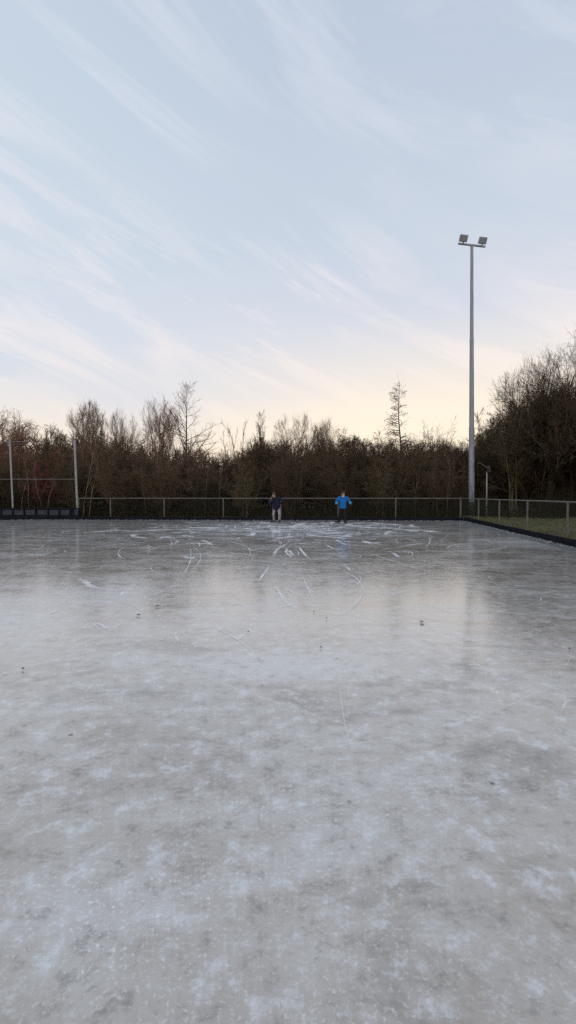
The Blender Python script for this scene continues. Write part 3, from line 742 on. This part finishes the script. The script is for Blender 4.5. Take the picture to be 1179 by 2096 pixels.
tree('conifer', 'conifer', 31, 98, 899, 44, 44, ('bark_dark', 'needle'), 'dark evergreen with a pointed top behind the middle of the steel frame', 'conifer')
tree('conifer', 'conifer', 32, 131, 893, 40, 44, ('bark_dark', 'needle'), 'dark evergreen tip just left of the right post of the steel frame', 'conifer')
tree('conifer', 'conifer', 33, 208, 886, 46, 42, ('bark_dark', 'needle'), 'dark evergreen top under the fan shaped bare tree', 'conifer')

# the thicket: separate shrubs in rows, grown from a few patterns
GR = 'bare shrubs of the dark thicket behind the far fence'
LB = 'bare brown twiggy shrub in the dark thicket behind the far fence'
protos = {}
for k, (sd_, mt) in enumerate([(41, brown), (42, dark), (43, olive), (44, ('bark_brown', 'twig_warm')), (45, brown), (46, dark)]):
    protos[k] = make_tree('shrub', 'shrub', sd_, 4.4, 3.6, mt, LB, 'shrub', (0, 0, 0), GR)
red = make_tree('shrub', 'shrub', 47, 4.4, 3.6, ('bark_brown', 'twig_red'), 'shrub with reddish twigs behind the tall steel frame at the left', 'shrub', (0, 0, 0), 'red twigged shrubs behind the steel frame')
used = set(); used_red = False
def skyline(px):                                            # top of the dark mass in the photo
    return np.interp(px, [-100, 20, 120, 160, 250, 300, 400, 450, 470, 520, 600, 700, 800, 900, 960, 1010, 1060, 1120, 1200],
                     [905, 905, 915, 890, 905, 912, 915, 932, 926, 905, 902, 898, 900, 905, 905, 880, 850, 800, 780])
rows = [(28.8, 92, 1.0), (30.2, 86, 0.96), (31.8, 80, 1.0), (33.6, 76, 1.0), (35.6, 72, 1.03), (38.0, 68, 1.02)]
for ri, (Y, stepx, hk) in enumerate(rows):
    x = -130 + 31 * ri % 60
    while x < 1215:
        px = x + random.uniform(-14, 14); yy = Y + random.uniform(-0.7, 0.7)
        if px > 955 and yy < 31: yy += 0.3 + 1.2 * (ri == 0)                 # grass lies there
        p = P(px, 1050, yy); Ht = P(px, skyline(px) + random.uniform(2, 26) + (26 if ri < 2 else 0), yy).z * hk
        isred = 30 < px < 150 and ri in (1, 3)
        if isred:
            o = red if not used_red else copy_tree(red); used_red = True
        else:
            k = random.choices(range(6), [1.5, 4, 3, 0.3, 1.5, 4] if ri < 2 else [3, 2.5, 1.5, 2.0 if px < 480 else 0, 3, 2.5])[0] if px < 960 else random.choice((1, 2, 5))
            o = protos[k] if k not in used else copy_tree(protos[k]); used.add(k)
        o.location = (p.x, yy, 0.0); o.rotation_euler = (0, 0, random.uniform(0, 6.28))
        s = Ht / 4.4; o.scale = (s * random.uniform(0.85, 1.15), s, s)
        if px > 960: o['label'] = 'bare dark shrub beyond the grass under the big trees at the right'; o['group'] = 'dark shrubs under the big trees at the right'
        x += stepx

# pale saplings that stand out before the dark thicket
GS = 'pale thin saplings before the thicket'
for i, (px, top_, lean, Y) in enumerate([(45, 960, .05, 28.6), (62, 935, -.04, 28.8), (95, 945, .10, 28.7), (88, 960, -.12, 28.7), (170, 930, .03, 28.5), (182, 940, .12, 28.5),
                                         (300, 955, -.18, 28.7), (308, 965, .16, 28.7), (418, 970, -.02, 28.6), (446, 955, .06, 28.7), (770, 960, .04, 28.6), (896, 970, -.05, 28.6), (915, 955, .10, 28.8), (850, 985, -.1, 28.7)]):
    rg = np.random.default_rng(100 + i); p = P(px, 1050, Y); H = P(px, top_, Y).z
    t = single(H, (lean, 0), 0.026, 0.009, 8, 0.06, rg); a = grow(*t, 6, 0.35, 1.0, 30, 0.38, 0.4, 5, 0.09, 0.4, rg, 0.6, 0.010); b2 = grow(*a, 5, 0.3, 1, 36, 0.45, 0.3, 3, 0.1, 0.2, rg, 0.6, 0.007)
    side = 'left of the skaters' if px < 500 else 'right of the skaters'
    r_ = thing('sapling', 'thin pale stemmed sapling in front of the dark thicket, ' + side, 'sapling', (p.x, Y, 0), GS + ' ' + side)
    v, f = tubes([t, a], [6, 4]); link('trunk', np_mesh('trunk', v, f, np.full(len(f), 4)), M['bark_pale'], r_)
    v, f = tubes([b2], [3]); link('crown', np_mesh('crown', v, f, np.full(len(f), 4)), M['twig_brown'], r_)

# bare leaning stems under the big trees at the right
# far wood behind everything: reads as one dark mass
rg = np.random.default_rng(77)
n = 1700; px = rg.uniform(-160, 1300, n); Y = rg.uniform(39, 47, n)
H = np.array([P(a, skyline(a) + rg.uniform(4, 40), b).z for a, b in zip(px, Y)])
pp = np.stack([(px - CX) / F * Y, Y, np.zeros(n)], 1)
t = (walk(pp, np.stack([rg.normal(0, .1, n), rg.normal(0, .1, n), np.ones(n)], 1), H, 6, 0.05, 0.3, rg), 0.035 * np.ones(n)[:, None] * np.linspace(1, 0.25, 7)[None])
a = grow(*t, 12, 0.02, 1.0, 44, 0.26, 0.4, 4, 0.1, 0.2, rg, 0.6, 0.012); b2 = grow(*a, 7, 0.15, 1, 40, 0.5, 0.3, 3, 0.12, 0.1, rg, 0.7, 0.009)
v, f = tubes([t, a, b2], [4, 3, 3])
tag(link('wood', np_mesh('wood', v, f, np.full(len(f), 4)), M['bark_dark']), 'dark mass of distant bare wood behind the thicket', 'wood', kind='stuff')

# undergrowth, leaf litter and grass
rg = np.random.default_rng(5)
n = 15000; al_ = rg.uniform(-30, 22, n); dp = 1.2 + rg.random(n) ** 1.3 * 6
base = np.array(ko) ; pp = base + np.outer(al_, np.array(fdir)) + np.outer(dp, np.array(fn)); pp[:, 2] = 0.03
t = (walk(pp, np.stack([rg.normal(0, .45, n), rg.normal(0, .45, n), np.ones(n)], 1), rg.uniform(0.3, 1.9, n) * (0.75 + 0.35 * np.sin(al_ * 0.9 + 2 * np.sin(al_ * 0.37))), 4, 0.14, 0.0, rg), rg.uniform(0.003, 0.008, n)[:, None] * np.linspace(1, 0.3, 5)[None])
a = grow(*t, 4, 0.2, 1.0, 40, 0.5, 0.3, 3, 0.15, 0.1, rg, 0.7, 0.004)
v, f = tubes([t, a], [3, 3])
M['shade_bramble'] = bark_mat('shade_bramble', (0.016, 0.016, 0.009), (0.045, 0.040, 0.022))  # brambles added and kept dark: shade of the thicket's foot in their colour
tag(link('undergrowth', np_mesh('undergrowth', v, f, np.full(len(f), 4)), M['shade_bramble']), 'tangle of dead stalks and added dark brambles, for the shade at the foot of the thicket', 'undergrowth', kind='stuff')

def quads(centres, size, rg, up=0.6):
    n = len(centres); a = nrm(rg.normal(size=(n, 3)) * np.array([1, 1, .35])); q = nrm(rg.normal(size=(n, 3)) + np.array([0, 0, up * 3])); b = nrm(np.cross(a, q)); a = np.cross(q, b)
    s = size[:, None]
    return np.stack([centres - a * s, centres + b * s * .6, centres + a * s, centres - b * s * .6], 1).reshape(-1, 3), np.arange(n * 4).reshape(n, 4)
n = 9000; al_ = rg.uniform(-30, 0.5, n); dp = 0.1 + rg.random(n) ** 2 * 5
pp = base + np.outer(al_, np.array(fdir)) + np.outer(dp, np.array(fn)); ex = base + np.outer(rg.uniform(0, 22, 3000), np.array(rdir)) + np.outer(0.1 + rg.random(3000) * 9, np.array(rn)); ex[:, 2] = 0.06; pp = np.concatenate([pp, ex]); n = len(pp); pp[:, 2] = [verge_z(x, y) + 0.015 for x, y in pp[:, :2]]
v, f = quads(pp, rg.uniform(0.025, 0.06, n), rg)
M['litter'] = rough_mat('leaf_litter', (0.05, 0.028, 0.017), (0.17, 0.105, 0.07), 9, 0.9)
tag(link('leaf_litter', np_mesh('leaf_litter', v, f, np.full(len(f), 4), False), M['litter']), 'brown fallen leaves along the foot of the fences', 'leaves', kind='stuff')

n = 60000; al_ = rg.uniform(-1.5, 28, n); dp = 0.08 + rg.random(n) ** 1.2 * 9.5
pp = np.array(ko) + np.outer(al_, np.array(rdir)) + np.outer(dp, np.array(rn))
clump = np.sin(pp[:, 0] * 2.1 + np.sin(pp[:, 1] * 1.3) * 2) * np.sin(pp[:, 1] * 1.7 + np.sin(pp[:, 0]) * 1.5)
keep = rg.random(n) < 0.45 + 0.5 * clump; pp = pp[keep]; clump = clump[keep]; n = len(pp)
pp[:, 2] = [verge_z(x, y) - 0.01 for x, y in pp[:, :2]]
hb = (0.05 + 0.09 * rg.random(n) + 0.07 * np.clip(clump, 0, 1)); az = rg.uniform(0, 6.28, n); wv_ = np.stack([np.cos(az), np.sin(az), 0 * az], 1) * 0.007
bend = np.stack([rg.normal(0, .5, n), rg.normal(0, .5, n), np.zeros(n)], 1) * hb[:, None]; upv = np.array([0, 0, 1.0])
v = np.stack([pp - wv_, pp + wv_, pp + bend * .35 + upv * (hb * .6)[:, None] + wv_ * .7, pp + bend + upv * (hb * .95)[:, None], pp + bend * .35 + upv * (hb * .6)[:, None] - wv_ * .7], 1).reshape(-1, 3)
f = np.arange(n * 5).reshape(n, 5)
m, nt, b = new_mat('grass'); nn = noise(nt, pos_co(nt), 1.4, 5, 0.7)
nt.links.new(ramp(nt, nn, [(0.3, (0.08, 0.088, 0.034)), (0.55, (0.13, 0.135, 0.055)), (0.72, (0.22, 0.19, 0.10))]), b.inputs['Base Color']); b.inputs['Roughness'].default_value = 0.8
M['grass'] = m
tag(link('grass', np_mesh('grass', v, f, np.full(n, 5), False), M['grass']), 'rough winter grass behind the right fence', 'grass', kind='stuff')

n = 2600; al_ = rg.uniform(0, 1, n) ** 0.8; right_ = rg.random(n) < 0.72
pa = np.array(kc) + np.outer(al_ * 22 + 0.2, np.array(rdir)) - np.outer(np.abs(rg.normal(0, 0.16, n)) + 0.02, np.array(rn))
pb = np.array(kc) - np.outer(al_ * 25 + 0.2, np.array(fdir)) - np.outer(np.abs(rg.normal(0, 0.05, n)) + 0.012, np.array(fn))
pp = np.where(right_[:, None], pa, pb); pp[:, 2] = 0.004; vs_, fs_ = [], []
octv = np.array([[1, 0, 0], [0, 1, 0], [-1, 0, 0], [0, -1, 0], [0, 0, 1.0], [0, 0, -0.6]]); octf = np.array([[0, 1, 4], [1, 2, 4], [2, 3, 4], [3, 0, 4], [1, 0, 5], [2, 1, 5], [3, 2, 5], [0, 3, 5]])
sz_ = rg.uniform(0.006, 0.030, n)[:, None, None] * rg.uniform(0.6, 1.4, (n, 6, 1)); v = (octv[None] * sz_ + pp[:, None]).reshape(-1, 3)
f = (octf[None] + 6 * np.arange(n)[:, None, None]).reshape(-1, 3)
M['crumb'] = rough_mat('frozen_crumbs', (0.05, 0.053, 0.057), (0.34, 0.36, 0.38), 3.5, 0.8)
tag(link('ice_crumbs', np_mesh('ice_crumbs', v, f, np.full(len(f), 3), False), M['crumb']), 'frozen crumbs and grit heaped along the black edging', 'ice crumbs', kind='stuff')

# dead leaves lying on the ice
def leaf(px, py, L, label, group=None):
    p = G(px, py); bm = bmesh.new(); n = 9; L = L
    top_, bot_ = [], []
    for i in range(n):
        t = i / (n - 1); wdt = L * 0.30 * math.sin(math.pi * t ** 0.8) * (1 + 0.25 * math.sin(i * 2.3)); zc_ = 0.012 + 0.03 * L * 8 * (t - 0.5) ** 2
        top_.append(bm.verts.new((L * (t - 0.5), wdt, zc_ + 0.25 * wdt))); bot_.append(bm.verts.new((L * (t - 0.5), -wdt, zc_ + 0.2 * wdt)))
    mid_ = [bm.verts.new((L * (i / (n - 1) - 0.5), 0, 0.008 + 0.03 * L * 8 * (i / (n - 1) - 0.5) ** 2)) for i in range(n)]
    for i in range(n - 1):
        for a_, c_ in ((top_, mid_), (mid_, bot_)):
            bm.faces.new((a_[i], a_[i + 1], c_[i + 1], c_[i]))
    bmesh.ops.remove_doubles(bm, verts=bm.verts[:], dist=1e-5)
    add_tube(bm, (L * 0.48, 0, 0.02), (L * 0.75, 0.01 * L, 0.006), 0.0016, 0.0012, 5)
    o = link('dead_leaf', bm_mesh('dead_leaf', bm), M['dead_leaf']); o.location = p + Vector((0, 0, 0.005)); o.rotation_euler = (0, 0, random.uniform(0, 6.28))
    return tag(o, label, 'leaf', group)
leaf(863, 1275, 0.075, 'dark curled dead leaf on the ice at the right, the larger of the leaves', 'dead leaves on the ice').rotation_euler = (0.3, 0.2, R(100))
leaf(322, 1243, 0.06, 'small dark dead leaf on the ice left of centre, beyond its twin speck', 'dead leaves on the ice')
leaf(283, 1261, 0.05, 'small dark dead leaf on the ice left of centre, nearest the left side', 'dead leaves on the ice')
for px, py, L in [(668, 1268, 0.028), (657, 1328, 0.03), (1166, 1331, 0.035), (508, 1296, 0.028), (47, 1372, 0.035), (642, 1254, 0.028)]:
    leaf(px, py, L, 'tiny dark speck of dead leaf lying on the ice', 'tiny dead leaf specks on the ice')

# ------------------------------------------------------------------ people
def cloth(name, c0, c1, scale=14, rough=0.85):
    return rough_mat(name, c0, c1, scale, rough, 0, 0.6, 0.012, 0.25)
M['navy'] = cloth('navy_jacket', (0.006, 0.008, 0.022), (0.014, 0.017, 0.042)); M['blue'] = cloth('blue_jacket', (0.006, 0.10, 0.33), (0.012, 0.165, 0.50), 9)
M['cuff_blue'] = cloth('light_blue_cuff', (0.05, 0.25, 0.46), (0.09, 0.33, 0.56)); M['light_grey'] = cloth('light_grey_trousers', (0.17, 0.165, 0.17), (0.34, 0.325, 0.33))
M['black_cloth'] = cloth('black_trousers', (0.006, 0.006, 0.008), (0.014, 0.014, 0.018)); M['boot'] = rough_mat('black_boot', (0.006, 0.006, 0.007), (0.016, 0.016, 0.018), 12, 0.5)
M['steel'] = rough_mat('blade_steel', (0.10, 0.10, 0.11), (0.20, 0.20, 0.21), 9, 0.4, 0.7); M['hair_brown'] = rough_mat('brown_hair', (0.030, 0.017, 0.011), (0.06, 0.034, 0.022), 60, 0.7)
M['hair_dark'] = rough_mat('dark_hair', (0.014, 0.010, 0.008), (0.03, 0.021, 0.016), 60, 0.7); M['stripe'] = cloth('pale_stripe', (0.20, 0.21, 0.25), (0.28, 0.29, 0.33))
M['scarf'] = cloth('pale_scarf', (0.36, 0.38, 0.43), (0.48, 0.50, 0.55)); M['glove_brown'] = cloth('brown_glove', (0.11, 0.062, 0.042), (0.17, 0.10, 0.07)); M['glove_black'] = cloth('black_glove', (0.007, 0.007, 0.009), (0.016, 0.016, 0.019))
def skin_mat(name, c0, c1):
    m = rough_mat(name, c0, c1, 10, 0.55, 0, 0.1, 0.002); return m
M['skin'] = skin_mat('skin', (0.34, 0.20, 0.15), (0.42, 0.26, 0.20)); M['eye'] = rough_mat('eye', (0.01, 0.008, 0.007), (0.02, 0.015, 0.012), 10, 0.3); M['lip'] = rough_mat('lip', (0.26, 0.10, 0.085), (0.30, 0.12, 0.10), 10, 0.5)

def remeshed(name, bm, voxel, smooth=3):
    me = bm_mesh(name + '_src', bm); o = bpy.data.objects.new(name + '_src', me); COL.objects.link(o)
    md = o.modifiers.new('r', 'REMESH'); md.mode = 'VOXEL'; md.voxel_size = voxel; md.use_smooth_shade = True
    sm = o.modifiers.new('s', 'SMOOTH'); sm.factor = 0.5; sm.iterations = smooth
    dg = bpy.context.evaluated_depsgraph_get(); dg.update()
    out = bpy.data.meshes.new_from_object(o.evaluated_get(dg)); out.name = name
    bpy.data.objects.remove(o); bpy.data.meshes.remove(me)
    for p in out.polygons: p.use_smooth = True
    return out
def hand(bm, wrist, palm_dir, back, size, curl, side, fingers_open=1.0):
    """palm, four unequal bent fingers and a thumb leaving the side of the palm"""
    d = Vector(palm_dir).normalized(); n = Vector(back); n = (n - d * n.dot(d)).normalized(); s = d.cross(n) * side
    wrist = Vector(wrist); pl = 0.095 * size; pc_ = wrist + d * pl * 0.55
    add_capsule(bm, wrist, wrist + d * pl * 0.9, 0.030 * size, 0.036 * size, squash=(n, 0.55))
    for k, (off, L) in enumerate(((0.030, 0.072), (0.010, 0.082), (-0.010, 0.076), (-0.029, 0.060))):
        p = wrist + d * pl * 0.95 + s * off * size; dd = (d + s * off * 1.6).normalized(); c = curl * (1 + 0.12 * k)
        for j, fr in enumerate((0.45, 0.32, 0.23)):
            rot = Matrix.Rotation(-c * side * (0.6 if j == 0 else 1.0), 3, s * side); dd = rot @ dd
            q = p + dd * L * fr * size; add_capsule(bm, p, q, (0.0088 - j * 0.0007) * size, (0.0081 - j * 0.0007) * size, 8); p = q
    p = wrist + d * pl * 0.3 + s * 0.028 * size; dd = (d * 0.75 + s * 0.65 - n * 0.25).normalized()
    for fr in (0.034, 0.028, 0.024):
        q = p + dd * fr * size; add_capsule(bm, p, q, 0.0105 * size, 0.0095 * size, 8); p = q; dd = (dd + d * 0.3 - n * 0.15).normalized()

def person(loc, rz, label, J, col):
    """J: joints of the figure, z up, facing -y"""
    root = thing('person', label, 'person', loc); root.rotation_euler = (0, 0, rz)
    V3 = lambda k: Vector(J[k])
    hd = V3('head'); HM_ = J['head_rot']; hs = 0.112
    # --- body, one continuous surface
    bm = bmesh.new()
    add_ball(bm, hd + HM_ @ Vector((0, 0.005, 0.02)), 0.073, 0.092, 0.100, HM_); add_ball(bm, hd + HM_ @ Vector((0, -0.018, -0.045)), 0.056, 0.066, 0.074, HM_)
    add_capsule(bm, hd + HM_ @ Vector((0, -0.088, 0.012)), hd + HM_ @ Vector((0, -0.104, -0.022)), 0.010, 0.015, 8)          # nose
    for s in (-1, 1):
        add_ball(bm, hd + HM_ @ Vector((s * 0.074, 0.012, -0.008)), 0.011, 0.020, 0.030, HM_, 10, 8)                                # ears
        add_ball(bm, hd + HM_ @ Vector((s * 0.030, -0.080, 0.030)), 0.022, 0.012, 0.009, HM_, 10, 8)                                # brows
    add_ball(bm, hd + HM_ @ Vector((0, -0.084, -0.052)), 0.022, 0.010, 0.008, HM_, 10, 8)
    add_capsule(bm, V3('neck'), hd + HM_ @ Vector((0, 0.01, -0.06)), 0.052, 0.047)
    add_capsule(bm, V3('pelvis'), V3('chest'), 0.115, 0.125); add_capsule(bm, V3('chest'), V3('neck'), 0.115, 0.055)
    for s in 'LR':
        add_capsule(bm, V3('chest'), V3('sh' + s), 0.07, 0.052); add_capsule(bm, V3('sh' + s), V3('el' + s), 0.048, 0.037); add_capsule(bm, V3('el' + s), V3('wr' + s), 0.037, 0.026)
        add_capsule(bm, V3('pelvis'), V3('hip' + s), 0.085, 0.062); add_capsule(bm, V3('hip' + s), V3('kn' + s), 0.062, 0.048); add_capsule(bm, V3('kn' + s), V3('an' + s), 0.050, 0.034)
        add_capsule(bm, V3('an' + s), V3('an' + s) + ((V3('toe' + s) - V3('an' + s)).normalized() * 0.10), 0.032, 0.022)
        if not col['gloves']: hand(bm, J['wr' + s], J['hd' + s], J['hb' + s], 0.92, J['curl' + s], 1 if s == 'L' else -1)
    me = remeshed('body', bm, 0.0062, 2)
    for m_ in ('skin', 'eye', 'lip'): me.materials.append(M[m_])
    inv = HM_.transposed()
    for p in me.polygons:
        q = inv @ (p.center - hd)
        if q.y < -0.05 and abs(abs(q.x) - 0.029) < 0.013 and abs(q.z - 0.010) < 0.0075: p.material_index = 1
        elif q.y < -0.06 and abs(q.x) < 0.024 and abs(q.z + 0.053) < 0.008: p.material_index = 2
    o = bpy.data.objects.new('body', me); COL.objects.link(o); o.parent = root
    # --- hair
    bm = bmesh.new(); add_ball(bm, hd + HM_ @ Vector((0, 0.016, 0.032)), 0.084, 0.098, 0.102, HM_)
    for i in range(16):
        a_ = i / 16 * math.pi * 2; add_capsule(bm, hd + HM_ @ Vector((0.05 * math.cos(a_), 0.05 * math.sin(a_) + 0.015, 0.11)), hd + HM_ @ Vector((0.085 * math.cos(a_), 0.02 + 0.085 * math.sin(a_), 0.05 + random.uniform(-.015, .01))), 0.022, 0.014, 8)
    me = remeshed('hair', bm, 0.008, 1)
    bmx = bmesh.new(); bmx.from_mesh(me)
    kill = [f for f in bmx.faces if (lambda q: q.z < -0.045 or (q.y < -0.045 and q.z < 0.052) or (q.y < -0.02 and q.z < 0.0))(inv @ (f.calc_center_median() - hd))]
    bmesh.ops.delete(bmx, geom=kill, context='FACES'); bmx.to_mesh(me); bmx.free()
    me.materials.append(M[col['hair']]); o = bpy.data.objects.new('hair', me); COL.objects.link(o); o.parent = root
    # --- jacket: torso, collar, sleeves with folds
    bm = bmesh.new(); hem = V3('hem')
    add_capsule(bm, hem, V3('chest'), 0.168, 0.165, 18, flat0=True, squash=((0, 1, 0), 0.85)); add_capsule(bm, V3('chest'), V3('neck'), 0.150, 0.075, 16)
    add_capsule(bm, V3('neck') - Vector((0, 0, 0.03)), V3('neck') + (hd - V3('neck')) * 0.28, 0.074, 0.068, 16, flat1=True)
    add_capsule(bm, hem + Vector((0, 0, 0.0)), hem + (V3('chest') - hem) * 0.16, 0.176, 0.174, 18, flat0=True, squash=((0, 1, 0), 0.88))
    for s in 'LR':
        add_capsule(bm, V3('chest') + Vector((0, 0, 0.04)), V3('sh' + s), 0.10, 0.078); add_capsule(bm, V3('sh' + s), V3('el' + s), 0.077, 0.062); 
        e = V3('wr' + s) + (V3('el' + s) - V3('wr' + s)) * 0.06; add_capsule(bm, V3('el' + s), e, 0.062, 0.047, 14, flat1=True)
        for k in range(3):
            for a_, b_, r_ in ((V3('sh' + s), V3('el' + s), 0.073), (V3('el' + s), e, 0.058)):
                c = a_ + (b_ - a_) * (0.2 + 0.28 * k); dd = (b_ - a_).normalized(); add_capsule(bm, c - dd * 0.012, c + dd * 0.012, r_, r_ * 0.96, 12)
    me = remeshed('jacket', bm, 0.011, 3); me.materials.append(M[col['jacket']]); me.materials.append(M[col['accent']])
    for p in me.polygons:
        if col['style'] == 'stripe':                         # pale bands down the sleeves
            for s in 'LR':
                a_, b_ = V3('sh' + s), V3('el' + s); d = b_ - a_; t = (p.center - a_).dot(d) / d.length_squared
                q = p.center - (a_ + d * t); out = Vector((d.z, 0, -d.x)).normalized(); out = out if out.z > 0 else -out
                if 0.02 < t < 0.98 and q.length > 0.05 and q.normalized().dot((out + Vector((0, -0.9, 0))).normalized()) > 0.93: p.material_index = 1
    jk = bpy.data.objects.new('jacket', me); COL.objects.link(jk); jk.parent = root
    if col['style'] == 'cuff':
        for s in 'LR':
            a_, b_ = V3('el' + s), V3('wr' + s); bm = bmesh.new(); add_capsule(bm, a_ + (b_ - a_) * 0.55, a_ + (b_ - a_) * 0.98, 0.066, 0.052, 16, True, True)
            o = link('sleeve_cuff', bm_mesh('sleeve_cuff', bm, True), M['cuff_blue'], jk)
    if col.get('scarf'):
        bm = bmesh.new(); add_ball(bm, hd + HM_ @ Vector((0, -0.026, -0.070)), 0.064, 0.074, 0.050, HM_); add_ball(bm, hd + HM_ @ Vector((0, 0.0, -0.105)), 0.072, 0.075, 0.035, HM_)
        me = remeshed('neck_warmer', bm, 0.008, 2); me.materials.append(M['scarf']); o = bpy.data.objects.new('neck_warmer', me); COL.objects.link(o); o.parent = root
    if col['gloves']:
        for s in 'LR':
            bm = bmesh.new(); hand(bm, J['wr' + s], J['hd' + s], J['hb' + s], 1.08, J['curl' + s], 1 if s == 'L' else -1)
            d = Vector(J['hd' + s]).normalized(); add_capsule(bm, V3('wr' + s) - d * 0.03, V3('wr' + s) + d * 0.02, 0.038, 0.034, 12)
            me = remeshed('glove', bm, 0.006, 1); me.materials.append(M[col['gloves']]); o = bpy.data.objects.new('glove', me); COL.objects.link(o); o.parent = root
    # --- trousers
    bm = bmesh.new(); add_capsule(bm, V3('pelvis'), V3('hem') + Vector((0, 0, 0.10)), 0.135, 0.135, squash=((0, 1, 0), 0.85))
    for s in 'LR':
        add_capsule(bm, V3('pelvis') + (V3('hip' + s) - V3('pelvis')) * 0.5, V3('hip' + s), 0.10, 0.082); add_capsule(bm, V3('hip' + s), V3('kn' + s), 0.080, 0.062); add_capsule(bm, V3('kn' + s), V3('an' + s), 0.062, 0.056, 14, flat1=True)
        for k in range(4):
            c = V3('kn' + s) + (V3('an' + s) - V3('kn' + s)) * (0.1 + 0.25 * k); dd = (V3('an' + s) - V3('kn' + s)).normalized(); add_capsule(bm, c - dd * 0.012, c + dd * 0.012, 0.061 - 0.001 * k, 0.060, 12)
    me = remeshed('trousers', bm, 0.010, 3); me.materials.append(M[col['trousers']]); o = bpy.data.objects.new('trousers', me); COL.objects.link(o); o.parent = root
    # --- skates: boot, holder and blade touching the ice
    for s in 'LR':
        an, toe = V3('an' + s), V3('toe' + s); d = (toe - an); d.z = 0; d.normalize(); base_ = Vector((an.x, an.y, 0))
        bm = bmesh.new(); add_capsule(bm, an + Vector((0, 0, 0.05)), base_ + Vector((0, 0, 0.095)), 0.053, 0.048, flat0=True)
        add_capsule(bm, base_ - d * 0.035 + Vector((0, 0, 0.092)), base_ + d * 0.165 + Vector((0, 0, 0.082)), 0.040, 0.036); add_capsule(bm, base_ + Vector((0, 0, 0.13)) + d * 0.02, base_ + d * 0.13 + Vector((0, 0, 0.09)), 0.044, 0.036)
        me = remeshed('skate', bm, 0.008, 2); me.materials.append(M['boot']); sk = bpy.data.objects.new('skate', me); COL.objects.link(sk); sk.parent = root
        bm = bmesh.new(); Mz = Matrix.Rotation(math.atan2(d.y, d.x), 3, 'Z'); c = base_ + d * 0.065
        add_box(bm, c + Vector((0, 0, 0.016)), (0.36, 0.004, 0.024), Mz)
        for k in (-0.075, 0.095): add_box(bm, c + d * k + Vector((0, 0, 0.042)), (0.05, 0.016, 0.035), Mz)
        link('blade', bm_mesh('blade', bm), M['steel'], sk)
    return root
def rotm(x=0, y=0, z=0): return (Matrix.Rotation(R(z), 3, 'Z') @ Matrix.Rotation(R(y), 3, 'Y') @ Matrix.Rotation(R(x), 3, 'X'))
# left skater: navy jacket, pale trousers, right hand raised to the face, other arm tucked behind the back
fl = G(566, 1071)
person((fl.x, fl.y, 0.006), 0, 'skater in navy jacket and light grey trousers, one hand raised to the face', dict(
    head=(-0.125, -0.33, 1.36), head_rot=rotm(28, 9, -12), neck=(-0.075, -0.23, 1.225), chest=(-0.03, -0.13, 1.08), pelvis=(0.0, 0.04, 0.76), hem=(0.0, 0.03, 0.70),
    shL=(0.125, -0.14, 1.21), elL=(0.335, 0.05, 1.06), wrL=(0.17, 0.20, 0.93), hdL=(-0.9, 0.2, -0.05), hbL=(0, 1, 0.2), curlL=0.35,
    shR=(-0.195, -0.19, 1.14), elR=(-0.335, -0.31, 0.97), wrR=(-0.275, -0.40, 1.16), hdR=(0.42, 0.05, 0.9), hbR=(-0.7, -0.6, 0.3), curlR=0.4,
    hipL=(0.105, 0.03, 0.72), knL=(0.145, -0.18, 0.43), anL=(0.14, -0.07, 0.14), toeL=(0.17, -0.30, 0.05),
    hipR=(-0.10, 0.03, 0.72), knR=(-0.15, -0.06, 0.42), anR=(-0.125, 0.10, 0.14), toeR=(-0.39, 0.04, 0.05)),
    dict(hair='hair_brown', jacket='navy', accent='stripe', style='stripe', trousers='light_grey', gloves='glove_brown'))
fr = G(701.5, 1072.5)
person((fr.x, fr.y, 0.006), 0, 'skater in a bright blue jacket and black trousers with arms held away from the body', dict(
    head=(-0.005, -0.20, 1.405), head_rot=rotm(16, 0, 6), neck=(0.0, -0.13, 1.26), chest=(0.005, -0.07, 1.12), pelvis=(0.0, 0.05, 0.82), hem=(0.0, 0.04, 0.77),
    shL=(0.175, -0.09, 1.235), elL=(0.29, -0.03, 1.09), wrL=(0.365, -0.19, 0.95), hdL=(0.25, -0.5, -0.75), hbL=(0.8, -0.3, 0.4), curlL=0.45,
    shR=(-0.175, -0.09, 1.235), elR=(-0.30, -0.02, 1.06), wrR=(-0.315, -0.18, 0.93), hdR=(0.05, -0.5, -0.8), hbR=(-0.8, -0.3, 0.4), curlR=0.45,
    hipL=(0.09, 0.04, 0.77), knL=(0.085, -0.09, 0.45), anL=(0.11, -0.04, 0.14), toeL=(0.18, -0.28, 0.05),
    hipR=(-0.09, 0.04, 0.77), knR=(-0.165, -0.06, 0.45), anR=(-0.175, 0.08, 0.14), toeR=(-0.44, -0.02, 0.05)),
    dict(hair='hair_dark', jacket='blue', accent='cuff_blue', style='cuff', trousers='black_cloth', gloves='glove_black', scarf=True))
